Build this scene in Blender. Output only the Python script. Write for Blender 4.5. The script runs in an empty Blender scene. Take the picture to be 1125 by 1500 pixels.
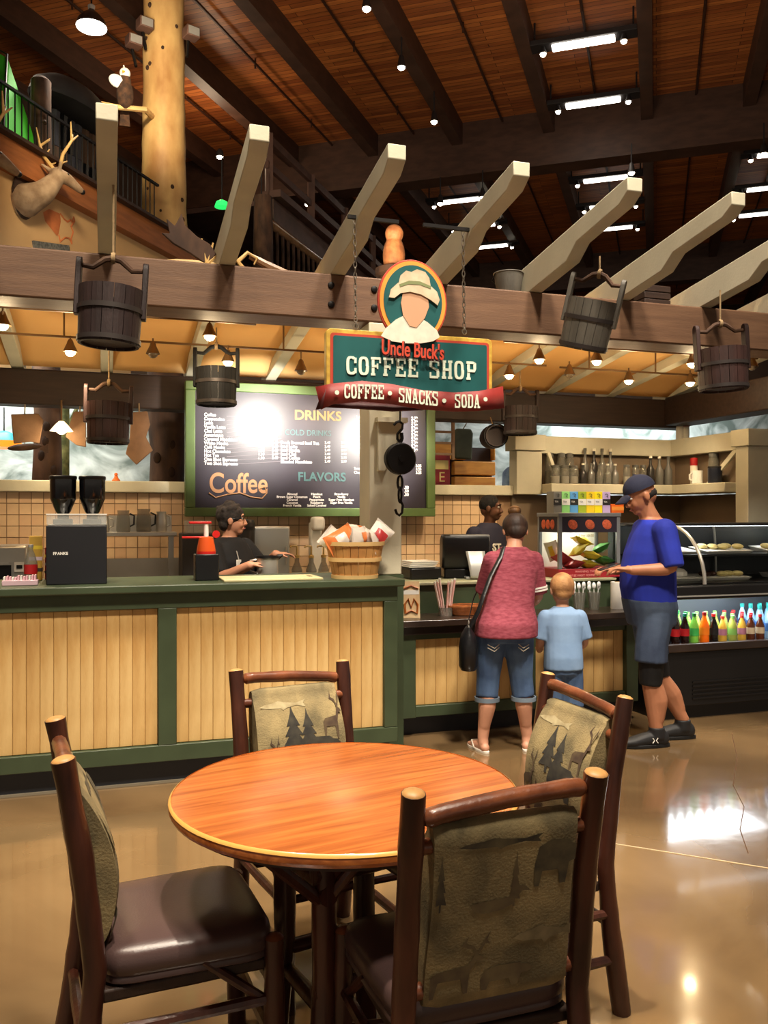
import bpy, bmesh, math, random
from mathutils import Vector, Matrix, Euler
random.seed(7)
scene = bpy.context.scene
COL = scene.collection
PI = math.pi
def R(a): return math.radians(a)

# ------------------------------------------------------------------ camera
FPX, CXP, HYP, EYE, YAW = 1257.0, 562.5, 755.0, 1.5, R(17.9)
SN, CS = math.sin(YAW), math.cos(YAW)
cam_d = bpy.data.cameras.new('camera'); cam = bpy.data.objects.new('camera', cam_d); COL.objects.link(cam)
cam.location = (0, 0, EYE); cam.rotation_euler = (R(90), 0, -YAW)
cam_d.sensor_fit = 'VERTICAL'; cam_d.sensor_height = 36; cam_d.lens = 36*FPX/1500
cam_d.shift_y = (HYP-750)/1500; cam_d.clip_end = 300
scene.camera = cam

# ------------------------------------------------------------------ world, exposure
w = bpy.data.worlds.new('world'); scene.world = w; w.use_nodes = True
bg = w.node_tree.nodes['Background']; bg.inputs[0].default_value = (1.0, .84, .66, 1); bg.inputs[1].default_value = .33
vs = scene.view_settings
vs.view_transform = 'Standard'; vs.look = 'None'; vs.gamma = 1; vs.use_curve_mapping = False; vs.exposure = 0.0

def lamp(kind, loc, power, color=(1, .82, .6), size=.3, target=None, spot=60, blend=.6, name='lamp_light'):
    d = bpy.data.lights.new(name, kind); d.energy = power; d.color = color
    if kind == 'AREA': d.shape = 'DISK'; d.size = size
    elif kind == 'SPOT': d.spot_size = R(spot); d.spot_blend = blend; d.shadow_soft_size = size
    else: d.shadow_soft_size = size
    o = bpy.data.objects.new(name, d); COL.objects.link(o); o.location = loc
    if target is not None:
        o.rotation_euler = (Vector(target)-Vector(loc)).to_track_quat('-Z', 'Y').to_euler()
    return o
# high store lamps over the seating and the queue (out of frame overhead), as the one pendant in view
lamp('SPOT', (.75, 2.1, 8.6), 2300, (1, .86, .68), .09, (.62, 2.3, 0), 44, .8, 'high_bay_light')
lamp('SPOT', (3.2, 2.6, 8.8), 3400, (1, .87, .72), .4, (3.0, 4.9, .8), 50, .8, 'high_bay_light')
lamp('SPOT', (-1.6, 2.6, 8.8), 2000, (1, .85, .66), .4, (-.4, 3.8, 0), 50, .8, 'high_bay_light')
lamp('SPOT', (1.2, -.4, 8.8), 4200, (1, .87, .70), .5, (1.4, 4.9, 1.2), 56, .9, 'high_bay_light')

# unseen fill lamps added above the shop roof to brighten the boarded ceiling
for ux, uy in ((.4, 6.9), (2.4, 7.0), (4.6, 6.9)):
    lamp('SPOT', (ux, uy, 3.5), 800, (1, .84, .64), .3, (ux+2.5, uy+2.5, 10.4), 118, .9, 'ceiling_fill')
# ------------------------------------------------------------------ measuring helpers (metres on real planes)
def PY(px, py, Y):
    k = (px-CXP)/FPX; Z = Y/(CS-k*SN); lat = k*Z
    return Vector((Z*SN+lat*CS, Y, EYE-(py-HYP)/FPX*Z))
def PZ(px, py, z):
    Z = (EYE-z)*FPX/(py-HYP); lat = (px-CXP)/FPX*Z
    return Vector((Z*SN+lat*CS, Z*CS-lat*SN, z))
def PD(px, py, Z):
    lat = (px-CXP)/FPX*Z
    return Vector((Z*SN+lat*CS, Z*CS-lat*SN, EYE-(py-HYP)/FPX*Z))
def LZ(lat, Z, z=0): return Vector((Z*SN+lat*CS, Z*CS-lat*SN, z))

# ------------------------------------------------------------------ materials
def lin(c): return tuple(((v/255)/12.92 if v/255 <= .04045 else ((v/255+.055)/1.055)**2.4) for v in c)
MATS = {}
def M(name, rgb=(200, 200, 200), rough=.6, metal=0, var=.0, vscale=8, stretch=(1, 1, 1), rgb2=None, bump=0, bscale=60,
      emit=0, trans=0, alpha=1, coat=0, ior=1.45, detail=5, dist=0, spec=.5, transl=0):
    if name in MATS: return MATS[name]
    m = bpy.data.materials.new(name); m.use_nodes = True; nt = m.node_tree; N = nt.nodes; L = nt.links
    b = N['Principled BSDF']; c = lin(rgb)+(1,)
    b.inputs['Base Color'].default_value = c; b.inputs['Roughness'].default_value = rough; b.inputs['Metallic'].default_value = metal
    b.inputs['IOR'].default_value = ior; b.inputs['Transmission Weight'].default_value = trans; b.inputs['Alpha'].default_value = alpha
    b.inputs['Coat Weight'].default_value = coat; b.inputs['Coat Roughness'].default_value = .12; b.inputs['Specular IOR Level'].default_value = spec
    if emit: b.inputs['Emission Color'].default_value = c; b.inputs['Emission Strength'].default_value = emit
    if var or rgb2 or bump:
        tc = N.new('ShaderNodeTexCoord'); mp = N.new('ShaderNodeMapping'); L.new(tc.outputs['Object'], mp.inputs[0]); mp.inputs['Scale'].default_value = stretch
        if var or rgb2:
            n = N.new('ShaderNodeTexNoise'); n.inputs['Scale'].default_value = vscale; n.inputs['Detail'].default_value = detail; n.inputs['Distortion'].default_value = dist
            L.new(mp.outputs[0], n.inputs['Vector'])
            r = N.new('ShaderNodeValToRGB'); L.new(n.outputs['Fac'], r.inputs[0])
            c2 = lin(rgb2)+(1,) if rgb2 else tuple(max(0, v*(1-var)) for v in c[:3])+(1,)
            r.color_ramp.elements[0].position = .35; r.color_ramp.elements[1].position = .65
            r.color_ramp.elements[0].color = c2; r.color_ramp.elements[1].color = c if rgb2 else tuple(min(1, v*(1+var*.6)) for v in c[:3])+(1,)
            L.new(r.outputs[0], b.inputs['Base Color'])
        if bump:
            n2 = N.new('ShaderNodeTexNoise'); n2.inputs['Scale'].default_value = bscale; n2.inputs['Detail'].default_value = 4
            L.new(mp.outputs[0], n2.inputs['Vector']); bp = N.new('ShaderNodeBump'); bp.inputs['Strength'].default_value = bump; bp.inputs['Distance'].default_value = .01
            L.new(n2.outputs['Fac'], bp.inputs['Height']); L.new(bp.outputs[0], b.inputs['Normal'])
    if transl:
        tr = N.new('ShaderNodeBsdfTranslucent'); tr.inputs[0].default_value = c; mx = N.new('ShaderNodeMixShader'); mx.inputs[0].default_value = transl
        out = N['Material Output']; L.new(b.outputs[0], mx.inputs[1]); L.new(tr.outputs[0], mx.inputs[2]); L.new(mx.outputs[0], out.inputs[0])
    MATS[name] = m
    return m

# ------------------------------------------------------------------ mesh builder
class MB:
    def __init__(s): s.v = []; s.f = []
    def add(s, vs, fs):
        o = len(s.v); s.v += [tuple(v) for v in vs]; s.f += [tuple(i+o for i in f) for f in fs]; return s
    def box(s, x0, y0, z0, x1, y1, z1, mat=None):
        vs = [(x, y, z) for x in (x0, x1) for y in (y0, y1) for z in (z0, z1)]
        if mat is not None: vs = [mat @ Vector(v) for v in vs]
        return s.add(vs, [(0, 1, 3, 2), (4, 6, 7, 5), (0, 4, 5, 1), (2, 3, 7, 6), (0, 2, 6, 4), (1, 5, 7, 3)])
    def bar(s, a, b, w, h, up=(0, 0, 1)):
        a = Vector(a); b = Vector(b); d = (b-a); l = d.length; d.normalize(); x = d.cross(Vector(up))
        if x.length < 1e-5: x = Vector((1, 0, 0))
        x.normalize(); u = x.cross(d)
        m = Matrix((x, d, u)).transposed().to_4x4(); m.translation = a
        return s.box(-w/2, 0, -h/2, w/2, l, h/2, m)
    def tube(s, path, rad, n=10, caps=True, flat=None):
        P = [Vector(p) for p in path]
        if not isinstance(rad, (list, tuple)): rad = [rad]*len(P)
        T = []
        for i in range(len(P)):
            t = P[min(i+1, len(P)-1)]-P[max(i-1, 0)]; T.append(t.normalized() if t.length > 1e-9 else Vector((0, 0, 1)))
        ref = Vector((0, 0, 1)) if abs(T[0].z) < .9 else Vector((1, 0, 0))
        x = T[0].cross(ref).normalized(); vs = []
        for i in range(len(P)):
            x = (x-T[i]*x.dot(T[i]))
            x = x.normalized() if x.length > 1e-6 else T[i].orthogonal().normalized()
            y = T[i].cross(x); r = rad[i]; rx, ry = (r if isinstance(r, (list, tuple)) else (r, r))
            for k in range(n):
                a = 2*PI*k/n; vs.append(P[i]+x*math.cos(a)*rx+y*math.sin(a)*ry)
        fs = [(i*n+k, i*n+(k+1) % n, (i+1)*n+(k+1) % n, (i+1)*n+k) for i in range(len(P)-1) for k in range(n)]
        if caps: fs += [tuple(range(n-1, -1, -1)), tuple((len(P)-1)*n+k for k in range(n))]
        return s.add(vs, fs)
    def lathe(s, prof, n=20, o=(0, 0, 0), mat=None, caps=True):
        o = Vector(o); vs = []
        for r, z in prof:
            for k in range(n):
                a = 2*PI*k/n; p = Vector((r*math.cos(a), r*math.sin(a), z)); vs.append((mat @ p if mat is not None else p)+o)
        fs = [(i*n+k, i*n+(k+1) % n, (i+1)*n+(k+1) % n, (i+1)*n+k) for i in range(len(prof)-1) for k in range(n)]
        if caps:
            fs += [tuple(range(n-1, -1, -1)), tuple((len(prof)-1)*n+k for k in range(n))]
        return s.add(vs, fs)
    def ring(s, prof, n=24, o=(0, 0, 0), mat=None):      # closed profile revolved
        o = Vector(o); vs = []; m = len(prof)
        for r, z in prof:
            for k in range(n):
                a = 2*PI*k/n; p = Vector((r*math.cos(a), r*math.sin(a), z)); vs.append((mat @ p if mat is not None else p)+o)
        return s.add(vs, [(i*n+k, i*n+(k+1) % n, ((i+1) % m)*n+(k+1) % n, ((i+1) % m)*n+k) for i in range(m) for k in range(n)])
    def prism(s, poly, t0, t1, fn):                       # poly in (a,b), fn(a,b,t) -> point
        n = len(poly); vs = [fn(a, b, t0) for a, b in poly]+[fn(a, b, t1) for a, b in poly]
        return s.add(vs, [tuple(range(n-1, -1, -1)), tuple(range(n, 2*n))]+[(i, (i+1) % n, n+(i+1) % n, n+i) for i in range(n)])
    def sphere(s, c, r, n=12, m=8, sc=(1, 1, 1), mat=None):
        pr = [(max(1e-4, math.sin(PI*i/m)), -math.cos(PI*i/m)) for i in range(m+1)]
        mm = (mat if mat is not None else Matrix.Identity(4)) @ Matrix.Diagonal((r*sc[0], r*sc[1], r*sc[2], 1))
        return s.lathe(pr, n, c, mm)
    def grid(s, fn, nu, nv, closed=False):
        vs = [fn(i/nu, j/nv) for i in range(nu+1) for j in range(nv+1)]
        return s.add(vs, [(i*(nv+1)+j, (i+1)*(nv+1)+j, (i+1)*(nv+1)+j+1, i*(nv+1)+j+1) for i in range(nu) for j in range(nv)])
    def mesh(s, name, smooth=True, angle=38):
        me = bpy.data.meshes.new(name); me.from_pydata(s.v, [], s.f)
        bm = bmesh.new(); bm.from_mesh(me); bmesh.ops.recalc_face_normals(bm, faces=bm.faces); bm.to_mesh(me); bm.free()
        if smooth: me.shade_smooth(); me.set_sharp_from_angle(angle=R(angle))
        return me
    def build(s, name, mat, parent=None, bevel=0, seg=2, smooth=True, angle=38, solid=0):
        return link(name, s.mesh(name, smooth, angle), mat, parent, bevel, seg, solid)
def link(name, me, mat, parent=None, bevel=0, seg=2, solid=0):
    o = bpy.data.objects.new(name, me); COL.objects.link(o)
    if mat is not None and not me.materials: me.materials.append(mat)
    if parent is not None: o.parent = parent
    if solid:
        q = o.modifiers.new('solid', 'SOLIDIFY'); q.thickness = solid; q.offset = 0
    if bevel:
        q = o.modifiers.new('bevel', 'BEVEL'); q.width = bevel; q.segments = seg; q.limit_method = 'ANGLE'; q.angle_limit = R(40)
    return o
def tag(o, label=None, cat=None, group=None, kind=None):
    if label: o['label'] = label
    if cat: o['category'] = cat
    if group: o['group'] = group
    if kind: o['kind'] = kind
    return o
def thing(name, label, cat, loc=(0, 0, 0), rz=0, group=None):
    o = bpy.data.objects.new(name, None); COL.objects.link(o); o.empty_display_size = .1
    o.location = loc; o.rotation_euler = (0, 0, rz); return tag(o, label, cat, group)
def struct(name, o): o.name = name; o['kind'] = 'structure'; return o
def copy_tree(o, parent=None):
    c = o.copy(); COL.objects.link(c); c.parent = parent
    for ch in list(o.children): copy_tree(ch, c)
    return c
def text(name, body, size, mat, parent, loc, rot=(PI/2, 0, 0), ext=.0015, align='LEFT', bold=0, sx=1, shear=0):
    cu = bpy.data.curves.new(name, 'FONT'); cu.body = body; cu.size = size; cu.extrude = ext; cu.align_x = align; cu.offset = bold; cu.shear = shear
    t = bpy.data.objects.new('tmp', cu); COL.objects.link(t)
    dg = bpy.context.evaluated_depsgraph_get(); me = bpy.data.meshes.new_from_object(t.evaluated_get(dg))
    bpy.data.objects.remove(t); bpy.data.curves.remove(cu)
    me.transform(Matrix.Translation(Vector(loc)) @ Euler(rot).to_matrix().to_4x4() @ Matrix.Diagonal((sx, 1, 1, 1)))
    me.materials.clear(); me.name = name
    return link(name, me, mat, parent)

# common materials
m_green = M('green_paint', (62, 74, 52), .45, var=.12, vscale=6)
m_white = M('beige_paint', (196, 190, 166), .6, var=.07, vscale=5, bump=.08)
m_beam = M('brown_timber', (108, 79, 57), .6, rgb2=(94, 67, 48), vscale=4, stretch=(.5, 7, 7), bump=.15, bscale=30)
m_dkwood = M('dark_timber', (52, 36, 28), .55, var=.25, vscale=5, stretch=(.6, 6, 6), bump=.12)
m_log = M('peeled_log', (216, 178, 116), .6, rgb2=(160, 116, 66), vscale=2.2, stretch=(1, 1, .45), bump=.35, bscale=9)
m_bark = M('bark_log', (92, 64, 44), .8, rgb2=(44, 28, 20), vscale=6, stretch=(1, 1, .4), bump=.6, bscale=14)
m_black = M('black_plastic', (17, 17, 19), .38)
m_blackm = M('black_iron', (24, 21, 20), .5, metal=.6, var=.2)
m_steel = M('brushed_steel', (196, 194, 188), .32, metal=.65, var=.08, vscale=4)
m_glass = M('clear_glass', (235, 242, 240), .03, trans=1, ior=1.2)
m_pane = M('pane_glass', (240, 246, 244), .02, trans=1, ior=1.05, spec=.5)
m_plain = M('matt_white', (232, 230, 222), .5)
m_rope = M('rope', (150, 126, 92), .9, var=.2, vscale=80)
m_chain = M('chain_steel', (140, 132, 120), .4, metal=.9)
# ------------------------------------------------------------------ floor
def floor_mat():
    m = bpy.data.materials.new('stained_concrete'); m.use_nodes = True; nt = m.node_tree; N = nt.nodes; L = nt.links; b = N['Principled BSDF']
    tc = N.new('ShaderNodeTexCoord')
    def noise(sc, det, dist=0):
        n = N.new('ShaderNodeTexNoise'); n.inputs['Scale'].default_value = sc; n.inputs['Detail'].default_value = det; n.inputs['Distortion'].default_value = dist
        L.new(tc.outputs['Object'], n.inputs['Vector']); return n
    a = noise(.9, 6, .6); r = N.new('ShaderNodeValToRGB'); L.new(a.outputs['Fac'], r.inputs[0])
    e = r.color_ramp.elements; e[0].position = .32; e[0].color = lin((88, 68, 46))+(1,); e[1].position = .68; e[1].color = lin((130, 105, 73))+(1,)
    k = e.new(.5); k.color = lin((110, 88, 60))+(1,)
    b2 = noise(14, 8); mx = N.new('ShaderNodeMixRGB'); mx.blend_type = 'MULTIPLY'; mx.inputs[0].default_value = .35
    L.new(r.outputs[0], mx.inputs[1]); L.new(b2.outputs['Color'], mx.inputs[2])
    L.new(r.outputs[0], b.inputs['Base Color'])
    r2 = N.new('ShaderNodeMapRange'); r2.inputs[3].default_value = .07; r2.inputs[4].default_value = .2; c2 = noise(3, 6)
    L.new(c2.outputs['Fac'], r2.inputs[0]); L.new(r2.outputs[0], b.inputs['Roughness'])
    bp = N.new('ShaderNodeBump'); bp.inputs['Strength'].default_value = .05; bp.inputs['Distance'].default_value = .02
    L.new(noise(5, 3).outputs['Fac'], bp.inputs['Height']); L.new(bp.outputs[0], b.inputs['Normal'])
    b.inputs['Coat Weight'].default_value = .5; b.inputs['Coat Roughness'].default_value = .06
    return m
fl = struct('floor', MB().box(-30, -12, -.2, 45, 60, 0).build('floor', floor_mat()))
m_joint = M('joint_filler', (196, 176, 140), .5)
j0 = PZ(905, 1237, 0); j1 = PZ(1125, 1272, 0); jd = (j1-j0).normalized()
MB().bar(j0-jd*.4+Vector((0, 0, .0012)), j0+jd*5+Vector((0, 0, .0012)), .006, .0024).build('control_joint', m_joint, fl)
# hairline crack, a shallow dark bead
cr = [PZ(x, y, 0)+Vector((0, 0, .0008)) for x, y in ((1072, 1075), (1080, 1110), (1074, 1150), (1090, 1182), (1084, 1215), (1096, 1250))]
MB().tube(cr, .0022, 4).build('crack', M('crack', (92, 66, 44), .8), fl)

# ------------------------------------------------------------------ great ceiling, turned against the shop
HD = R(35.5); DV = Vector((math.sin(HD), math.cos(HD), 0)); EV = Vector((math.cos(HD), -math.sin(HD), 0))
def UV(u, v, z): return DV*u+EV*v+Vector((0, 0, z))
def ceil_mat():
    m = bpy.data.materials.new('ceiling_boards'); m.use_nodes = True; nt = m.node_tree; N = nt.nodes; L = nt.links; b = N['Principled BSDF']
    tc = N.new('ShaderNodeTexCoord'); mp = N.new('ShaderNodeMapping'); mp.inputs['Rotation'].default_value = (0, 0, HD); L.new(tc.outputs['Object'], mp.inputs[0])
    br = N.new('ShaderNodeTexBrick'); br.inputs['Scale'].default_value = 1; br.inputs['Brick Width'].default_value = 3.2; br.inputs['Row Height'].default_value = .14
    br.inputs['Mortar Size'].default_value = .006; br.inputs['Color1'].default_value = lin((196, 118, 58))+(1,); br.inputs['Color2'].default_value = lin((150, 82, 40))+(1,)
    br.inputs['Mortar'].default_value = lin((60, 30, 16))+(1,); L.new(mp.outputs[0], br.inputs['Vector'])
    n = N.new('ShaderNodeTexNoise'); n.inputs['Scale'].default_value = 1.2; n.inputs['Detail'].default_value = 5
    m2 = N.new('ShaderNodeMapping'); m2.inputs['Scale'].default_value = (1, 9, 1); L.new(mp.outputs[0], m2.inputs[0]); L.new(m2.outputs[0], n.inputs['Vector'])
    r = N.new('ShaderNodeValToRGB'); L.new(n.outputs['Fac'], r.inputs[0]); r.color_ramp.elements[0].color = (.62, .6, .58, 1); r.color_ramp.elements[1].color = (1.1, 1.05, 1, 1)
    r.color_ramp.elements[0].position = .3; r.color_ramp.elements[1].position = .7
    mx = N.new('ShaderNodeMixRGB'); mx.blend_type = 'MULTIPLY'; mx.inputs[0].default_value = 1; L.new(br.outputs['Color'], mx.inputs[1]); L.new(r.outputs[0], mx.inputs[2])
    L.new(mx.outputs[0], b.inputs['Base Color']); b.inputs['Roughness'].default_value = .5
    return m
SL = .03
def CZ(u): return 10.4+SL*u
mb = MB(); mb.add([UV(-14, -30, CZ(-14)), UV(60, -30, CZ(60)), UV(60, 40, CZ(60)), UV(-14, 40, CZ(-14)),
                   UV(-14, -30, CZ(-14)+.3), UV(60, -30, CZ(60)+.3), UV(60, 40, CZ(60)+.3), UV(-14, 40, CZ(-14)+.3)],
                  [(0, 1, 2, 3), (7, 6, 5, 4), (0, 4, 5, 1), (1, 5, 6, 2), (2, 6, 7, 3), (3, 7, 4, 0)])
ceil = struct('ceiling', mb.build('ceiling', ceil_mat()))
m_cbeam = M('ceiling_timber', (70, 46, 34), .55, var=.25, vscale=3, stretch=(1, 1, 3))
BV = [-13.2, -11.05, -8.9, -6.75, -4.6, -2.4, -.2, 1.95, 4.1, 6.3, 8.5, 10.7, 12.9, 15.1]
for v in BV:
    MB().bar(UV(-2, v, CZ(-2)-.26), UV(44, v, CZ(44)-.26), .26, .52).build('ceiling_beam', m_cbeam, ceil)
for u in (20.6, 33.5):
    MB().bar(UV(u, -17, CZ(u)-.62), UV(u, 20, CZ(u)-.62), .42, 1.24).build('girder', m_cbeam, ceil)
    MB().bar(UV(u, -17, CZ(u)-1.27), UV(u, 20, CZ(u)-1.27), .56, .06).build('girder_flange', m_cbeam, ceil)
m_pipe = M('conduit', (58, 34, 22), .5)
for v in (-10, -7.85, -5.7, -3.5, -1.3, .85, 3.0, 5.2):
    MB().tube([UV(-2, v, CZ(-2)-.1), UV(40, v, CZ(40)-.1)], .028, 6).build('conduit', m_pipe, ceil)
    for q in range(4, 20, 3):
        MB().tube([UV(q, v, CZ(q)), UV(q, v, CZ(q)-.2)], .02, 6).build('conduit_hanger', m_pipe, ceil)
# far walls of the hall
m_far = M('far_wall_boards', (58, 40, 30), .8, var=.3, vscale=2)
struct('wall_far', MB().bar(UV(45, -30, 5.5), UV(45, 40, 5.5), .3, 13).build('wall_far', m_far))

# ------------------------------------------------------------------ ceiling lights between the beams
m_tube = M('lit_diffuser', (255, 246, 232), .5, emit=9)
m_bulb = M('lit_bulb', (255, 238, 210), .4, emit=26)
m_house = M('light_housing', (26, 20, 20), .6)
def bay_light(u, v, name, ln=1.15):
    z = CZ(u)-.55
    t = thing('ceiling_light', name, 'light', UV(u, v, z), -HD, 'strip lights between the ceiling beams')
    MB().box(-.97, -.16, 0, .97, .16, .1).build('housing', m_house, t, .01)
    MB().tube([(-.9, 0, .1), (-.9, 0, .5)], .02, 6).build('hanger_rod', m_house, t); MB().tube([(.9, 0, .1), (.9, 0, .5)], .02, 6).build('hanger_rod', m_house, t)
    MB().box(-ln/2, -.11, -.05, ln/2, .11, .0).build('diffuser', m_tube, t, .02)
    for s in (-1, 1):
        h = MB().lathe([(.035, 0), (.04, -.03), (.075, -.13), (.07, -.13)], 12, (s*(ln/2+.16), -.05, 0)).build('spot_head', m_house, t)
        MB().sphere((s*(ln/2+.16), -.05, -.125), .06, 10, 6).build('bulb', m_bulb, h)
    lamp('SPOT', UV(u, v, z-.12), 150, (1, .88, .72), .3, UV(u, v, 0), 130, .7, 'strip_light').parent = None
for u, nm in ((13.9, 'strip light with two spots, first of the row ahead of the dark girder'), (16.4, 'long bright strip light with two spots, middle one before the girder'), (19.0, 'bright strip light with two spots hung right in front of the girder'),
              (23.8, 'strip light just past the girder in the middle bay'), (26.1, 'second strip light past the girder in the middle bay'), (28.4, 'third strip light past the girder in the middle bay')):
    bay_light(u, -1.3, nm)
for u, nm in ((24.2, 'first strip light past the girder in the bay beside the gallery'), (26.7, 'second strip light past the girder in the bay beside the gallery'), (29.1, 'third strip light past the girder in the bay beside the gallery')):
    bay_light(u, -5.4, nm)
for u, nm in ((23.4, 'first strip light past the girder in the bay farthest from the gallery'), (26, 'second strip light past the girder in the bay farthest from the gallery'), (28.4, 'third strip light past the girder in the bay farthest from the gallery')):
    bay_light(u, 3.0, nm)
def beam_spot(px, py, zz, lab):
    Z = (zz-EYE)*FPX/(HYP-py); p = PD(px, py, Z)
    t = thing('ceiling_spotlight', lab, 'spotlight', p, 0, 'small spotlights on the ceiling beams')
    MB().lathe([(.03, .2), (.05, .16), (.085, -.02), (.08, -.02)], 12).build('shade', m_house, t)
    MB().tube([(0, 0, .18), (0, 0, .62)], .016, 6).build('stem', m_house, t)
    MB().sphere((0, 0, .0), .075, 10, 6).build('bulb', m_bulb, t)
beam_spot(537, 11, 9.8, 'glaring spotlight high on the ceiling beam above the second white rafter gap')
beam_spot(588, 97, 9.8, 'glaring spotlight lower along the same ceiling beam, above the hanging sign')
beam_spot(636, 177, 9.8, 'faint small spotlight on the ceiling beam just before the girder')
beam_spot(707, 288, 9.0, 'tiny spotlight under the girder edge')
beam_spot(925, 252, 9.0, 'tiny bright spotlight under the girder over the fifth white rafter')
beam_spot(645, 297, 9.0, 'faint tiny spotlight under the girder by the totem')
beam_spot(1119, 224, 9.0, 'tiny bright spotlight under the girder at the hall side away from the gallery')

# pendant lamp
pp = PD(134, 36, 11)
t = thing('pendant_lamp', 'black dome pendant lamp glowing white, hung from the boarded ceiling', 'lamp', pp)
MB().lathe([(.03, .2), (.05, .17), (.1, .13), (.17, .05), (.195, -.03), (.19, -.03), (.16, .05), (.09, .11)], 24).build('lamp_shade', m_black, t)
MB().lathe([(.19, -.02), (.188, -.04), (.12, -.075), (.02, -.09)], 24).build('diffuser', m_tube, t)
MB().tube([(0, 0, .18), (0, 0, CZ(9)-pp.z)], .012, 6).build('cord', m_black, t)
MB().lathe([(.04, .18), (.045, .24), (.02, .26)], 12).build('socket', m_steel, t)
lamp('SPOT', pp-Vector((0, 0, .12)), 260, (1, .9, .75), .18, (pp.x, pp.y, 0), 120, .6, 'pendant_light')

# ------------------------------------------------------------------ mezzanine on the left
m_tan = M('tan_plaster', (206, 164, 112), .8, var=.1, vscale=1.5)
m_fascia = M('red_brown_fascia', (150, 90, 48), .55, var=.2, vscale=3, stretch=(1, 1, 6))
PV = -7.0
struct('wall_mezzanine', MB().bar(UV(-2, PV-.15, 2.7), UV(40, PV-.15, 2.7), .3, 5.4).build('wall_mezzanine', m_tan))
struct('trim_1', MB().bar(UV(-2, PV+.06, 5.53), UV(40, PV+.06, 5.53), .18, .32).build('trim_1', m_fascia))
struct('trim_2', MB().bar(UV(-2, PV+.1, 5.71), UV(40, PV+.1, 5.71), .3, .04).build('trim_2', m_dkwood))
struct('floor_mezzanine', MB().bar(UV(-2, PV-4.1, 5.6), UV(40, PV-4.1, 5.6), 8, .2).build('floor_mezzanine', m_dkwood))
struct('wall_gallery', MB().bar(UV(-2, PV-6, 8), UV(40, PV-6, 8), .2, 5.2).build('wall_gallery', m_far))
# black iron railing
rl = thing('iron_railing', 'black wrought iron railing along the mezzanine edge', 'railing', UV(9, PV, 5.73))
def rel(u, v, z): return UV(u, v, z)-UV(9, PV, 5.73)
for z in (6.36, 5.83): MB().bar(rel(5, PV, z), rel(11.05, PV, z), .04, .03).build('rail', m_blackm, rl)
u = 6.0
pic = MB().bar(Vector((0, 0, 0)), Vector((0, 0, .53)), .016, .016).mesh('picket')
while u < 11.0:
    o = link('picket', pic, m_blackm, rl); o.location = rel(u, PV, 5.83); u += .11
# log handrail with sticks further along
lr = thing('log_railing', 'shiny peeled log handrail with stick balusters on the mezzanine', 'railing', UV(14.6, PV, 5.73))
def rel2(u, v, z): return UV(u, v, z)-UV(14.6, PV, 5.73)
m_lograil = M('varnished_log', (150, 112, 78), .22, var=.3, vscale=5, coat=.6)
MB().tube([rel2(14.6, PV, 7.06), rel2(19, PV, 7.04), rel2(27, PV, 7.06)], .085, 10).build('handrail', m_lograil, lr)
MB().tube([rel2(14.6, PV, 6.1), rel2(27, PV, 6.1)], .06, 8).build('lower_rail', m_lograil, lr)
MB().tube([rel2(14.6, PV, 5.73), rel2(14.6, PV, 7.45)], [.2, .17], 10).build('newel_post', m_bark, lr)
stick = MB().tube([(0, 0, 0), (.01, 0, .5), (0, 0, .95)], [.035, .03, .035], 6).mesh('stick')
u = 14.95
while u < 26.8:
    o = link('baluster', stick, m_bark, lr); o.location = rel2(u, PV, 6.1); u += .26
# upper timber gallery
ug = thing('timber_gallery', 'dark timber upper gallery with plank rails over the mezzanine', 'gallery', UV(16, PV-.4, 7.3))
def rel3(u, v, z): return UV(u, v, z)-UV(16, PV-.4, 7.3)
m_gal = M('gallery_timber', (84, 58, 48), .6, var=.3, vscale=3)
MB().bar(rel3(15.6, PV-.4, 7.55), rel3(30, PV-.4, 7.55), .3, .5).build('deck_beam', m_gal, ug)
MB().bar(rel3(15.6, PV-.3, 7.9), rel3(30, PV-.3, 7.9), .4, .14).build('deck_edge', m_gal, ug)
MB().bar(rel3(15.6, PV-1.5, 7.75), rel3(30, PV-1.5, 7.75), 2.2, .1).build('deck', m_gal, ug)
for z, h in ((9.05, .16), (8.5, .14)): MB().bar(rel3(15.6, PV-.4, z), rel3(27, PV-.4, z), .08, h).build('rail', m_gal, ug)
for u in (15.7, 17.9, 20.1, 22.3, 24.5): MB().bar(rel3(u, PV-.4, 7.9), rel3(u, PV-.4, 9.15), .14, .14).build('post', m_gal, ug)
for u in (15.8, 20.1, 24.5): MB().bar(rel3(u, PV-.5, 5.8-.0), rel3(u, PV-.5, 7.4), .22, .22).build('support_post', m_gal, ug)
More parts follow.
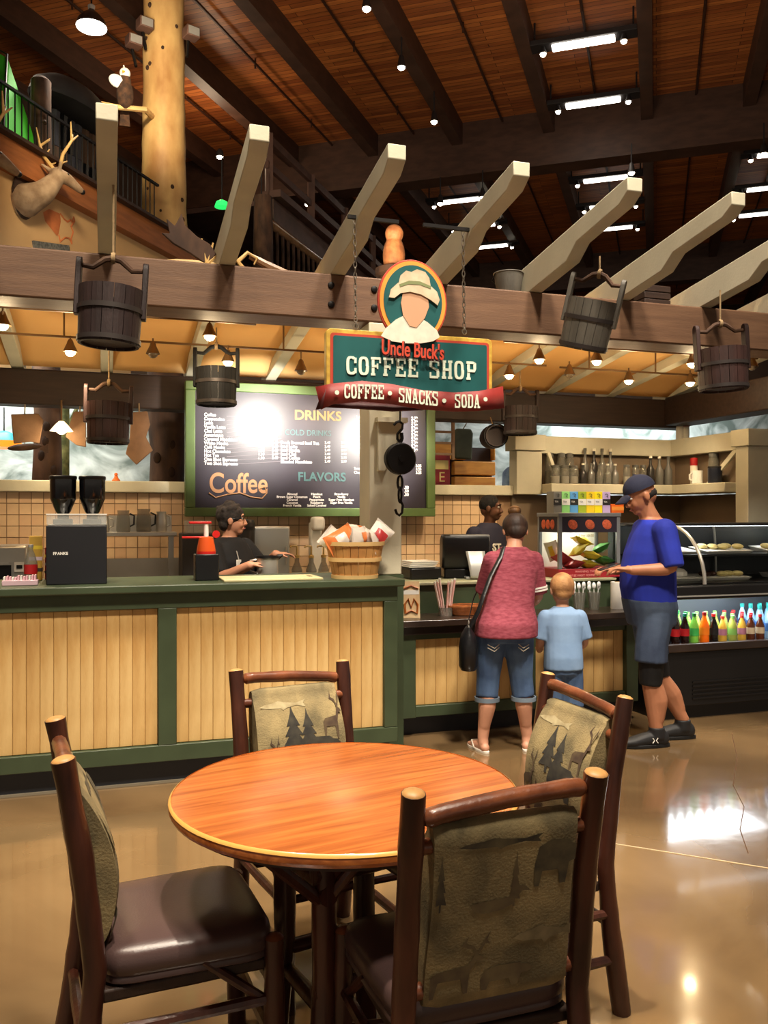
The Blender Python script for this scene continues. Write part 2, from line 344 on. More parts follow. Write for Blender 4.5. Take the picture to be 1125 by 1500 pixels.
# peeled trunk
tp = PD(240, 355, 13.9); tp.z = 5.73
tr = thing('tree_trunk', 'tall peeled pine trunk column with dark knots, standing on the mezzanine', 'tree trunk', tp)
prof = []; zz = 0
while zz < 4.9: prof.append((0, 0, zz)); zz += .25
MB().tube(prof, [.375-.014*i*.25+random.uniform(-.012, .012)+(.04 if i < 2 else 0) for i in range(len(prof))], 18).build('trunk', m_log, tr)
m_knot = M('knot', (54, 34, 20), .9)
for i in range(13):
    a = R(random.uniform(200, 340)); z = random.uniform(.3, 4.8); rr = .365-.014*z
    a2 = a-YAW
    MB().sphere((math.cos(a2)*rr, math.sin(a2)*rr, z), random.uniform(.02, .045), 8, 5, (1, 1, 1.2)).build('knot', m_knot, tr)
for s, (px, py) in enumerate(((212, 37), (196, 62), (280, 50))):
    p = PD(px, py, 13.4)
    f = thing('flood_lamp', ['boxy floodlight clamped to the upper trunk, lit face toward the log', 'boxy dark floodlight a little below on the same side of the trunk', 'boxy dark floodlight on the other side of the trunk'][s], 'floodlight', p, R(20), 'floodlights on the trunk')
    MB().box(-.11, -.1, -.07, .11, .1, .09).build('housing', m_gal, f, .012); MB().box(-.09, -.11, -.05, .09, -.1, .07).build('lens', m_steel, f)
    MB().tube([(0, .1, 0), (tp-p).normalized()*.35], .025, 6).build('arm', m_blackm, f)
lamp('SPOT', PD(205, 30, 11.2), 420, (1, .82, .56), .15, tp+Vector((0, 0, 2.6)), 75, .7, 'flood_light')
lamp('SPOT', PD(130, 330, 8.6)+Vector((0, 0, 1.6)), 170, (1, .82, .55), .2, UV(10.5, PV, 4.8), 95, .8, 'mount_light')
lamp('POINT', UV(9.5, PV-1.6, 7.9), 60, (1, .84, .64), .3, name='mezzanine_fill'); lamp('POINT', UV(17, PV-2.5, 9.6), 90, (1, .7, .45), .3, name='gallery_light')  # mezzanine point lamp is added to brighten the dark clutter, without a fixture
for px, py in ((325, 301), (383, 308)):
    t = thing('green_lamp', 'small green glass lamp above the log handrail' + (' near its newel post' if px == 325 else ', farther from the newel post'), 'lamp', PD(px, py, 16.6 if px > 350 else 15.2))
    MB().lathe([(.02, .1), (.1, .06), (.13, -.03), (.12, -.03)], 14).build('shade', M('green_glow', (40, 200, 90), .4, emit=1.6), t); MB().tube([(0, 0, .1), (0, 0, .9)], .012, 6).build('cord', m_black, t)
for px, py, zz in ((322, 228, 16), (450, 298, 19.5)):
    t = thing('gallery_spotlight', 'tiny lit spotlight on the dark gallery ' + ('behind the trunk' if px < 400 else 'rail post'), 'spotlight', PD(px, py, zz))
    MB().lathe([(.03, .12), (.06, .08), (.08, -.02), (.07, -.02)], 12).build('shade', m_house, t); MB().sphere((0, 0, 0), .065, 10, 6).build('bulb', m_bulb, t)
    MB().tube([(0, 0, .1), (0, .25, .2)], .015, 6).build('arm', m_house, t)
# wall map and plaque
m_map = M('map_orange', (196, 112, 62), .8, var=.15, vscale=10)
mo = thing('wall_map', 'orange map of the United States painted on the tan mezzanine wall', 'map', UV(11.2, PV+.005, 4.3))
def wallpt(px, py, off=.012):
    k = (px-CXP)/FPX; Z = (-PV-off)/(.302-.953*k); return PD(px, py, Z)
mp0 = UV(11.2, PV+.005, 4.3)
def wprint(pts, off0, off1):
    a = [wallpt(x, y, off0)-mp0 for x, y in pts]; b = [wallpt(x, y, off1)-mp0 for x, y in pts]; n = len(pts)
    return MB().add(a+b, [tuple(range(n)), tuple(range(2*n-1, n-1, -1))]+[(i, (i+1) % n, n+(i+1) % n, n+i) for i in range(n)])
wprint([(63, 311), (72, 306), (88, 313), (89, 325), (86, 342), (84, 346), (74, 334), (66, 324)], .004, .01).build('west_states', m_map, mo)
out = [(88, 313), (92, 318), (94, 321), (99, 325), (103, 322), (105, 326), (108, 318), (109, 324), (104, 332), (107, 340), (104, 350), (105, 357), (101, 349), (95, 348), (88, 354), (86, 344)]
MB().tube([wallpt(x, y, .006)-mp0 for x, y in out], .012, 5).build('outline', m_map, mo)
pq = thing('wall_plaque', 'dark grey lettered plaque on the tan wall under the map', 'plaque', wallpt(75, 360, .02))
p0 = wallpt(75, 360, .02); a = wallpt(49, 354, .02)-p0; b = wallpt(101, 361, .02)-p0
MB().bar(a+Vector((0, 0, -.04)), b+Vector((0, 0, -.04)), .03, .1).build('plate', M('plaque', (74, 72, 68), .6, rgb2=(120, 118, 110), vscale=30), pq)
# ------------------------------------------------------------------ pergola over the shop
pg = thing('pergola', 'timber pergola with pale notched rafters, brown beams and a cream canvas roof', 'pergola', (1.69, 5.3, 0))
G0 = Vector((1.69, 5.3, 0))
def gb(x0, y0, z0, x1, y1, z1): return MB().box(x0-G0.x, y0-G0.y, z0, x1-G0.x, y1-G0.y, z1)
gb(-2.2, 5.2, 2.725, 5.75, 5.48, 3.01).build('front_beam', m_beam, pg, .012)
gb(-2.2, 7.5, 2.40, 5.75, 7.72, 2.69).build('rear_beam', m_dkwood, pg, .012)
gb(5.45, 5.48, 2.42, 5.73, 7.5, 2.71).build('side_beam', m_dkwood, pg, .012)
RS = .135
def rz_(y): return 3.012+RS*(5.2-y)
prof = [(7.74, rz_(7.74)), (4.72, rz_(4.72)), (4.70, rz_(4.70)+.012), (4.62, rz_(4.62)+.058), (4.60, rz_(4.6)+.07), (4.14, rz_(4.14)+.075), (4.06, rz_(4.06)+.115), (4.06, rz_(4.06)+.19), (7.74, rz_(7.74)+.19)]
raf = MB().prism(prof, -.048, .048, lambda a, b, t: Vector((t, a-G0.y, b))).mesh('rafter')
for i in range(-2, 9):
    o = link('rafter', raf, m_white, pg, .005); o.location.x = .69*i-G0.x
m_canvas = M('cream_canvas', (244, 206, 140), .8, transl=.45, var=.05, vscale=2)
for i in range(-2, 8):
    x0 = .69*i+.05; x1 = .69*(i+1)-.05
    MB().grid(lambda u, v: Vector((x0+(x1-x0)*u-G0.x, 5.49+2.0*v-G0.y, rz_(5.49+2.0*v)+.085-.075*max(0, (v-.85)/.15)-.012*math.sin(PI*u)*math.sin(PI*v))), 6, 20).build('canvas_panel', m_canvas, pg, solid=.006)
# post with bracket plate
gb(1.58, 5.2, 1.12, 1.8, 5.42, 2.725).build('post', m_white, pg, .008)
bk = MB().prism([(0, 0), (.16, 0), (.16, -.05), (.05, -.32), (0, -.32)], -.0, -.03, lambda a, b, t: Vector((1.63+a-G0.x, 5.2+t-G0.y, 2.1+b))).build('bracket', m_white, pg, .004)
MB().box(1.62-G0.x, 5.14-G0.y, 2.09, 1.82-G0.x, 5.2-G0.y, 2.12).build('bracket_cap', m_white, pg)
bolt = MB().lathe([(.022, 0), (.02, .012), (.008, .016)], 10, mat=Matrix.Rotation(PI/2, 4, 'X')).mesh('bolt')
for px, py in ((485, 418), (485, 446), (548, 424), (548, 451)):
    o = link('bolt', bolt, m_blackm, pg); o.location = PY(px, py, 5.2)-G0
# ------------------------------------------------------------------ half-height tiled back wall
m_tileA = M('tile_cream', (222, 190, 150), .3, var=.08, vscale=6)
m_tileB = M('tile_rose', (214, 178, 140), .32, var=.08, vscale=6)
m_grout = M('grout', (150, 120, 92), .9)
wb = struct('wall_back', MB().box(-2.2, 7.5, 0, 5.75, 7.66, 1.7).build('wall_back', m_grout))
for x0, x1 in ((-2.2, .75), (2.6, 3.7)):
    MB().box(x0, 7.42, 1.69, x1, 7.7, 1.785).build('ledge', m_white, wb, .008)
TS = .092
tile = MB().box(-TS/2+.003, -.008, -TS/2+.003, TS/2-.003, .002, TS/2-.003).mesh('tile', False)
tileb = tile.copy(); tile.materials.append(m_tileA); tileb.materials.append(m_tileB)
rest = MB(); cnt = 0
def vis(x, z):
    if z < 1.0 or x < -.75 or x > 3.75: return False
    if .72 < x < 2.75 and z > 1.5: return False
    return x < 1.72 or x > 2.1
for iz in range(18):
    for ix in range(62):
        x = -2.1+ix*TS; z = 1.69-TS/2-iz*TS
        if z < .05 or x > 3.7: continue
        if vis(x, z) and cnt < 300:
            o = link('tile', tile if random.random() < .6 else tileb, None, wb); o.location = (x, 7.5, z); cnt += 1
        else: rest.box(x-TS/2+.003, 7.492, z-TS/2+.003, x+TS/2-.003, 7.502, z+TS/2-.003)
r_ = rest.build('tiles', m_tileA, wb, smooth=False); r_['kind'] = 'stuff'
m_drab = M('drab_shaded_wall', (118, 100, 80), .7, var=.1, vscale=3)
MB().box(3.7, 7.46, 0, 5.6, 7.5, 1.7).build('shaded_panel', m_drab, wb)  # back wall's shade below the shelf, put into a grey-brown panel colour
ws = struct('wall_side', MB().box(5.6, 6.3, 0, 5.75, 7.5, 1.7).build('wall_side', m_drab))
# ------------------------------------------------------------------ left service counter
m_panel = M('beadboard', (224, 192, 132), .55, rgb2=(188, 146, 84), vscale=4, stretch=(1.6, 1.6, .45), bump=.12, detail=7)
m_panelB = M('beadboard_b', (216, 180, 118), .55, rgb2=(178, 134, 74), vscale=4, stretch=(1.6, 1.6, .45), bump=.12, detail=7)
m_kick = M('kick_rubber', (40, 42, 48), .5)
C0 = Vector((.2, 4.9, 0))
sc = thing('service_counter', 'long green service counter with cream beadboard panels, coffee grinder on top', 'counter', C0)
def cb(x0, y0, z0, x1, y1, z1): return MB().box(x0-C0.x, y0-C0.y, z0, x1-C0.x, y1-C0.y, z1)
top = [(-1.9, 4.85), (1.70, 4.85), (1.70, 5.19), (1.57, 5.19), (1.57, 5.55), (-1.9, 5.55)]
MB().prism(top, 1.075, 1.12, lambda a, b, t: Vector((a-C0.x, b-C0.y, t))).build('countertop', m_green, sc, .008)
body = [(-1.9, 4.94), (1.67, 4.94), (1.67, 5.19), (1.56, 5.19), (1.56, 5.5), (-1.9, 5.5)]
MB().prism(body, .13, 1.075, lambda a, b, t: Vector((a-C0.x, b-C0.y, t))).build('carcass', m_green, sc)
cb(1.565, 5.195, 0, 1.81, 5.5, 1.12).build('end_pier', m_green, sc)
cb(-1.9, 4.97, 0, 1.64, 5.19, .13).build('kick_base', m_kick, sc)
cb(-1.9, 4.955, 0, 1.64, 4.972, .012).build('base_bead', M('sealant', (150, 140, 120), .5), sc)
cb(-1.9, 4.9, .985, 1.67, 4.95, 1.075).build('top_rail', m_green, sc, .004)
cb(-1.9, 4.9, .135, 1.67, 4.95, .226).build('bottom_rail', m_green, sc, .004)
for x0, x1 in ((-1.9, -1.12), (-1.05+.0, -.95), (.27, .37), (1.585, 1.67)):
    cb(x0, 4.9, .226, x1, 4.95, .985).build('stile', m_green, sc, .004)
for x0, x1 in ((-.95, .27), (.37, 1.585)):
    pn = cb(x0, 4.935, .226, x1, 4.944, .985).build('panel', M('panel_groove', (158, 116, 64), .8), sc)
    n = round((x1-x0)/.066); wd = (x1-x0)/n
    bd = MB().box(.0007, 0, .228, wd-.0007, .012, .983).mesh('board', False); bd.materials.append(m_panel); bd2 = bd.copy(); bd2.materials[0] = m_panelB
    for i in range(n):
        o = link('board', random.choice((bd, bd2)), None, pn, .003, 1); o.location = (x0+i*wd-C0.x, 4.926-C0.y+random.uniform(0, .0015), 0)
# ------------------------------------------------------------------ lower till counter
m_ledge = M('dark_ledge', (46, 34, 28), .3, var=.3, vscale=5, coat=.3)
L0 = Vector((2.7, 5.42, 0))
lc = thing('till_counter', 'lower counter with dark wooden ledge and green riser under the cash register', 'counter', L0)
def lb(x0, y0, z0, x1, y1, z1): return MB().box(x0-L0.x, y0-L0.y, z0, x1-L0.x, y1-L0.y, z1)
lb(1.815, 5.36, .755, 3.72, 5.78, .80).build('ledge', m_ledge, lc, .006)
lb(1.815, 5.40, .70, 3.72, 5.46, .755).build('ledge_shade', m_ledge, lc)  # dark strip stands in for the shadow under the ledge
lb(1.82, 5.5, .13, 3.72, 5.9, .755).build('carcass', m_green, lc)
lb(1.82, 5.75, .80, 3.72, 6.45, 1.0).build('riser', m_green, lc)
lb(1.82, 5.73, 1.0, 3.73, 6.5, 1.02).build('worktop', M('pale_worktop', (150, 150, 120), .4), lc, .004)
lb(1.82, 5.55, 0, 3.72, 6.4, .13).build('kick_base', m_kick, lc)
lb(1.82, 5.45, .135, 3.72, 5.5, .21).build('bottom_rail', m_green, lc, .004)
lb(1.82, 5.45, .66, 3.72, 5.5, .70).build('top_rail', m_green, lc)
for x0, x1 in ((1.88, 1.98), (2.78, 2.88), (3.62, 3.72)): lb(x0, 5.43, .135, x1, 5.5, .70).build('stile', m_green, lc, .004)
for x0, x1 in ((1.82, 1.88), (1.98, 2.78), (2.88, 3.62)):
    pn = lb(x0, 5.485, .21, x1, 5.495, .66).build('panel', MATS['panel_groove'], lc)
    n = max(2, round((x1-x0)/.08)); wd = (x1-x0)/n
    bd = MB().box(.0012, 0, .212, wd-.0012, .012, .658).mesh('board', False); bd.materials.append(m_panelB)
    for i in range(n):
        o = link('board', bd, None, pn, .002, 1); o.location = (x0+i*wd-L0.x, 5.476-L0.y, 0)
# ------------------------------------------------------------------ menu board
B0 = Vector((1.72, 7.3, 1.5))
mb_ = thing('menu_board', 'wide black chalk-style menu board in a green frame above the tiled wall', 'menu board', B0)
m_slate = M('menu_slate', (42, 36, 46), .4, rgb2=(34, 28, 36), vscale=3, spec=.6)
m_gframe = M('green_frame', (78, 98, 52), .45, var=.1)
def bb(x0, y0, z0, x1, y1, z1): return MB().box(x0-B0.x, y0-B0.y, z0-B0.z, x1-B0.x, y1-B0.y, z1-B0.z)
bb(.70, 7.3, 1.56, 2.76, 7.36, 2.56).build('slate', m_slate, mb_)
for a in ((.62, 7.27, 1.49, 2.84, 7.38, 1.565), (.62, 7.27, 2.545, 2.84, 7.38, 2.62), (.62, 7.27, 1.565, .70, 7.38, 2.545), (2.76, 7.27, 1.565, 2.84, 7.38, 2.545)):
    bb(*a).build('frame_rail', m_gframe, mb_, .006)
for x in (.9, 2.5): bb(x, 7.38, 2.0, x+.06, 7.56, 2.5).build('hanger_bracket', m_blackm, mb_)
m_chalk = M('chalk_white', (236, 232, 226), .6); m_gold = M('chalk_gold', (132, 104, 62), .6); m_teal = M('chalk_teal', (58, 92, 94), .6); m_tan2 = M('chalk_tan', (160, 116, 78), .6); m_dim = M('chalk_grey', (120, 112, 118), .6)
def mt(body, px, py, h, mat, name='menu_text', align='LEFT', bold=.0, sx=1):
    p = PY(px, py, 7.297)-B0; return text(name, body, h, mat, mb_, p, (PI/2, 0, 0), .001, align, bold, sx)
drinks = ['Coffee', 'Cappuccino', 'Latte', 'Vanilla Latte', 'Chai Latte', 'Americano', 'Caramel Macchiato', 'White Mocha', 'Café Mocha', 'Hot Chocolate', 'Hot Tea', 'One Shot Espresso', 'Two Shot Espresso']
for i, s in enumerate(drinks):
    mt(s, 299, 609.5+i*5.93, .039, m_chalk, bold=.0008, sx=.92)
    mt('1.99', 378, 607+i*5.5, .036, m_chalk, name='price_text', sx=.9); mt('2.49', 398, 606.5+i*5.5, .036, m_chalk, name='price_text', sx=.9)
    a = PY(332, 609.8+i*5.9, 7.298)-B0; b = PY(412, 608.6+i*5.6, 7.298)-B0
    MB().bar(a, b, .002, .003).build('rule_line', m_dim, mb_)
mt('DRINKS', 431, 614, .115, m_gold, 'heading_text', bold=.003, sx=1.05)
mt('COLD DRINKS', 417, 637, .07, m_teal, 'heading_text', sx=.9)
for i, s in enumerate(['Fresh Brewed Iced Tea', 'Iced Latte', 'Iced Mocha', 'Iced Chai', 'Iced Coffee', 'Blended Macchiato']):
    mt(s, 411, 650.2+i*5.6, .038, m_chalk, bold=.0008, sx=.95)
    mt('2.49', 475.5, 650+i*5.5, .03, m_chalk, 'price_text'); mt('2.99', 499.5, 650+i*5.5, .03, m_chalk, 'price_text')
mt('FLAVORS', 436, 704, .105, m_teal, 'heading_text', bold=.003, sx=1.0)
for cx, rows in ((428, ['Almond', 'Brown Sugar Cinnamon', 'Caramel', 'Coconut', 'French Vanilla']), (464, ['Hazelnut', 'Peach', 'Peppermint', 'Raspberry', 'Salted Caramel']), (500, ['Strawberry', 'Vanilla', 'Sugar Free Hazelnut', 'Sugar Free Vanilla'])):
    for i, s in enumerate(rows): mt(s, cx, 725.2+i*4.2, .028, m_chalk, align='CENTER', bold=.0005)
mt('Coffee', 306, 721, .235, m_tan2, 'heading_text', bold=.004, sx=.78)
sw = [PY(x, y, 7.295)-B0 for x, y in ((306, 722), (316, 729), (334, 724), (352, 722), (368, 728), (384, 730), (391, 722), (388, 713), (380, 716))]
MB().tube(sw, .006, 6).build('flourish', m_tan2, mb_)
for i in range(10): mt('3.49', 521, 613+i*5.6, .034, m_chalk, 'price_text'); mt('2.79', 602.5, 614.5+i*5.2, .036, m_chalk, 'price_text', bold=.001)
for i, s in enumerate(['Smoothies', 'Chocolate']): mt(s, 518.5, 688+i*5.8, .034, m_chalk, sx=.9)
for i in range(3): mt('3.25', 609, 684+i*5, .032, m_chalk, 'price_text', bold=.001); mt('.50', 592, 716+i*5.2, .036, m_chalk, 'price_text', bold=.001)
# ------------------------------------------------------------------ corner bottle shelf
S0 = Vector((4.6, 7.45, 1.785))
sh = thing('corner_shelf', 'beige painted corner shelf unit holding jars and bottles above the pastry case', 'shelf', S0)
def sb(x0, y0, z0, x1, y1, z1): return MB().box(x0-S0.x, y0-S0.y, z0-S0.z, x1-S0.x, y1-S0.y, z1-S0.z)
sb(3.70, 7.36, 1.70, 3.97, 7.52, 2.12).build('post', m_white, sh, .006)
sb(3.67, 7.33, 2.12, 4.0, 7.55, 2.27).build('post_cap', m_white, sh, .006)
sb(4.0, 7.44, 2.10, 5.6, 7.54, 2.27).build('header_board', m_white, sh, .006)
sb(3.97, 7.18, 1.71, 5.6, 7.5, 1.80).build('shelf_board', m_white, sh, .008)
sb(5.3, 6.42, 1.71, 5.62, 7.18, 1.80).build('shelf_board', m_white, sh, .008)
sb(5.48, 6.42, 2.10, 5.6, 7.44, 2.27).build('header_board', m_white, sh, .006)
sb(5.42, 6.26, 0, 5.70, 6.42, 2.12).build('post', m_white, sh, .006)
sb(5.39, 6.22, 2.12, 5.74, 6.45, 2.27).build('post_cap', m_white, sh, .006)
sb(4.0, 7.5, 1.80, 5.62, 7.54, 2.12).build('back_board', m_drab, sh)
sb(5.58, 6.42, 1.80, 5.62, 7.5, 2.12).build('back_board', m_drab, sh)
MB().bar(Vector((4.0, 7.3, 2.1))-S0, Vector((4.12, 7.3, 1.8))-S0, .03, .03).build('brace', m_white, sh)
MB().bar(Vector((5.5, 6.5, 2.1))-S0, Vector((5.45, 6.82, 1.8))-S0, .03, .04).build('brace', m_white, sh)
m_jarc = M('jar_glass', (120, 118, 108), .08, alpha=.55, spec=.6); m_smoke = M('smoky_bottle', (46, 44, 42), .12); m_powder = M('white_powder', (226, 218, 200), .9); m_redc = M('red_cap', (164, 28, 30), .4)
m_greyb = M('grey_bottle', (98, 96, 90), .2)
def jar(x, y, z, h, r, kind, lab, grp='jars and bottles on the corner shelf'):
    t = thing({'jar': 'glass_jar', 'bottle': 'glass_bottle', 'can': 'canister', 'mug': 'mug', 'tub': 'tub'}[kind], lab, {'jar': 'jar', 'bottle': 'bottle', 'can': 'canister', 'mug': 'mug', 'tub': 'tub'}[kind], (x, y, z), 0, grp)
    if kind == 'jar':
        MB().lathe([(r*.95, 0), (r, .01), (r, h*.75), (r*.8, h*.82), (r*.8, h*.86)], 14).build('body', m_jarc, t)
        MB().lathe([(r*.88, .006), (r*.9, h*.4)], 12).build('contents', m_powder, t)
        MB().lathe([(r*.86, h*.86), (r*.86, h*.97), (r*.2, h)], 14).build('lid', m_greyb, t)
    elif kind == 'bottle':
        MB().lathe([(r*.95, 0), (r, .01), (r, h*.52), (r*.45, h*.68), (r*.36, h*.72), (r*.36, h*.92)], 14).build('body', random.choice((m_smoke, m_greyb, m_jarc)), t)
        MB().lathe([(r*.42, h*.92), (r*.42, h), (r*.1, h)], 10).build('stopper', m_powder if random.random() < .5 else m_greyb, t)
    elif kind == 'can':
        MB().lathe([(r, 0), (r, h*.72)], 16).build('body', m_powder, t); MB().lathe([(r*1.06, h*.72), (r*1.06, h), (r*.9, h)], 16).build('lid', m_redc, t)
    elif kind == 'mug':
        MB().lathe([(r*.85, 0), (r, .01), (r, h), (r*.9, h), (r*.85, .02)], 16).build('body', m_plain, t)
        MB().tube([(-r, 0, h*.8), (-r*1.5, 0, h*.7), (-r*1.5, 0, h*.35), (-r, 0, h*.25)], .008, 8).build('handle', m_plain, t)
    else:
        MB().lathe([(r*.9, 0), (r, .01), (r, h*.9)], 16).build('body', M('navy_tub', (24, 28, 42), .4), t); MB().lathe([(r*1.05, h*.9), (r*1.05, h), (r*.9, h)], 16).build('lid', m_smoke, t)
for i, px in enumerate((813, 827, 840)): p = PY(px, 710, 7.24); jar(p.x, p.y, 1.80, .18, .048, 'jar', 'squat glass jar half filled with white powder, by the shelf brace')
for i, px in enumerate((805, 822, 834)): p = PY(px, 700, 7.4); jar(p.x, p.y, 1.80, .31, .045, 'jar', 'tall glass jar in the back row behind the squat powder jars')
for i, px in enumerate((857, 870, 882, 894)): p = PY(px, 700, 7.4); jar(p.x, p.y, 1.80, .36, .038, 'bottle', 'tall swing-top glass bottle in the back row of the corner shelf')
for i, px in enumerate((854, 866, 878, 890, 901)): p = PY(px, 708, 7.25); jar(p.x, p.y, 1.80, .2, .036, 'bottle', 'short dark bottle in front of the swing-top bottles')
for i, px in enumerate((918, 931, 942)): p = PY(px, 706, 7.26); jar(p.x, p.y, 1.80, .2, .036, 'jar', 'pale lidded jar in the middle of the corner shelf')
for i, px in enumerate((953, 966, 979)): p = PY(px, 703, 7.28); jar(p.x, p.y, 1.80, .29, .04, 'bottle', 'round-shouldered bottle next to the red-topped canisters')
for px, z in ((996, 2.27), (1004, 2.27)): p = PY(px, 700, 7.49 if px < 1000 else 7.47); jar(p.x, p.y, z, .26 if px < 1000 else .2, .04, 'can', 'tall white canister with red top standing on the shelf header' if px < 1000 else 'shorter white canister with red top on the shelf header')
p = Vector((5.46, 7.05, 0)); jar(p.x, p.y, 1.80, .26, .035, 'can', 'red-topped white canister standing beside the white mug')
p = Vector((5.40, 6.93, 0)); jar(p.x, p.y, 1.80, .13, .055, 'mug', 'white mug with handle on the short side of the corner shelf')
p = Vector((5.44, 6.72, 0)); jar(p.x, p.y, 1.80, .16, .065, 'tub', 'navy blue lidded tub beside the white mug')
p = Vector((5.52, 6.84, 0)); jar(p.x, p.y, 1.80, .3, .05, 'jar', 'tall glass jar behind the navy tub')

# ------------------------------------------------------------------ pastry case over open bottle cooler
K0 = Vector((4.9, 5.6, 0))
dc = thing('display_case', 'black pastry case with curved glass front over an open bottle cooler', 'display case', K0)
m_bk = M('case_black', (15, 14, 15), .4); m_bk2 = M('case_interior', (60, 64, 68), .5)
X0, X1 = 3.84, 6.1
def kb(x0, y0, z0, x1, y1, z1): return MB().box(x0-K0.x, y0-K0.y, z0-K0.z, x1-K0.x, y1-K0.y, z1-K0.z)
kb(X0, 5.36, 0, X1, 6.1, .10).build('plinth', m_bk, dc)
kb(X0, 5.30, .10, X1, 5.36, .50).build('front_panel', m_bk, dc, .006)
for i in range(5): kb(X0+.25, 5.292, .15+i*.03, X1-.2, 5.30, .162+i*.03).build('vent_slat', m_bk, dc)
kb(X0, 5.36, .10, X1, 6.1, .50).build('base', m_bk, dc)
kb(X0, 5.28, .50, X1, 5.34, .56).build('deck_lip', m_ledge, dc, .008)
kb(X0, 5.34, .50, X1, 5.9, .54).build('deck', m_bk2, dc)
kb(X0, 5.84, .54, X1, 5.9, .98).build('cooler_back', m_bk2, dc)
for x in (X0, X1-.03): kb(x, 5.3, .54, x+.03, 6.1, 1.0).build('cooler_side', m_bk, dc)
kb(X0, 5.32, .90, X1, 6.1, 1.0).build('case_floor', m_bk, dc, .006)
kb(X0, 5.27, .885, X1, 5.33, .985).build('front_band', m_bk, dc, .012)
kb(X0, 5.263, .905, X1, 5.27, .915).build('band_trim', m_steel, dc)
kb(X0+.06, 5.36, .882, 4.84, 5.80, .90).build('cooler_lamp', M('cooler_led', (236, 246, 255), .5, emit=9), dc)
arc = [(5.30+.42*(1-math.cos(a)), .99+.43*math.sin(a)) for a in [R(x) for x in range(0, 91, 10)]]+[(5.95, 1.42)]
def gl(x0, x1):
    n = len(arc); return MB().add([(x-K0.x, y-K0.y, z) for x in (x0, x1) for y, z in arc], [(i, i+1, n+i+1, n+i) for i in range(n-1)])
XM = 4.2
gl(X0+.01, XM).build('curved_glass', m_pane, dc); gl(XM, X1-.01).build('curved_glass', m_pane, dc)
MB().tube([(XM-K0.x, y-K0.y, z) for y, z in arc], (.014), 8).build('glass_joint', m_steel, dc)
for x in (X0, X1-.02): MB().prism(arc+[(5.95, .99)], x-K0.x, x+.02-K0.x, lambda a, b, t: Vector((t, a-K0.y, b))).build('end_panel', m_pane if x < 4 else m_bk, dc)
kb(X0, 5.93, .98, X1, 6.02, 1.44).build('case_back', m_bk2, dc); kb(X0, 5.72, 1.415, X1, 6.02, 1.435).build('case_top', m_bk, dc, .005)
kb(X0+.05, 5.5, 1.18, X1-.05, 5.93, 1.195).build('glass_shelf', m_bk, dc)
for x in (4.1, 4.75, 5.4): MB().tube([(x-K0.x, 5.9-K0.y, 1.0), (x-K0.x, 5.9-K0.y, 1.42)], .01, 8).build('shelf_upright', m_steel, dc)
kb(X0+.1, 5.75, 1.385, X1-.1, 5.79, 1.412).build('case_lamp', M('case_led', (240, 246, 255), .5, emit=2), dc)
lamp('SPOT', (4.4, 5.74, 1.37), 9, (.92, .96, 1), .05, (4.4, 5.68, 1), 120, .5, 'case_light'); lamp('SPOT', (5.2, 5.74, 1.37), 9, (.92, .96, 1), .05, (5.2, 5.68, 1), 120, .5, 'case_light'); lamp('AREA', (4.4, 5.46, .865), 3.0, (.92, .97, 1), .3, (4.4, 5.56, .5), name='cooler_light'); lamp('AREA', (5.1, 5.46, .865), 3.0, (.92, .97, 1), .3, (5.1, 5.56, .5), name='cooler_light')
# trays of baked goods
m_paper = M('tray_paper', (236, 234, 226), .7); m_pale = M('pale_pastry', (226, 208, 140), .7, var=.15, vscale=20); m_brownie = M('brownie', (70, 42, 30), .8, var=.2, vscale=30)
for k, (x, z, lab) in enumerate(((4.12, 1.195, 'white paper tray on the upper glass shelf beside the joint strip'), (4.62, 1.195, 'white tray of pale pastries in the middle of the upper glass shelf'), (5.2, 1.195, 'white tray of pale pastries at the far part of the upper glass shelf'),
                              (4.1, 1.0, 'crumpled white paper tray on the case floor'), (4.55, 1.0, 'white tray with a brownie and yellow pastries on the case floor'), (5.25, 1.0, 'white tray of yellow pastries at the far part of the case floor'))):
    t = thing('pastry_tray', lab, 'tray', (x, 5.66 if z > 1.1 else 5.6, z), 0, 'trays in the pastry case')
    MB().add([(-.22, -.12, .02), (.22, -.12, .02), (.22, .12, .035), (-.22, .12, .035), (-.2, -.1, 0), (.2, -.1, 0), (.2, .1, 0), (-.2, .1, 0)], [(0, 1, 2, 3), (4, 5, 1, 0), (5, 6, 2, 1), (6, 7, 3, 2), (7, 4, 0, 3), (7, 6, 5, 4)]).build('tray', m_paper, t)
    if k in (1, 2, 4, 5):
        for i in range(5):
            MB().sphere((-.15+i*.075, random.uniform(-.04, .04), .045), .042, 10, 6, (1, 1.3, .5)).build('pastry', m_brownie if (k == 4 and i < 2) else m_pale, t)
    elif k == 3:
        for i in range(3): MB().sphere((-.12+i*.1, 0, .05), .07, 8, 5, (1, 1, .6)).build('crumpled_paper', m_plain, t)
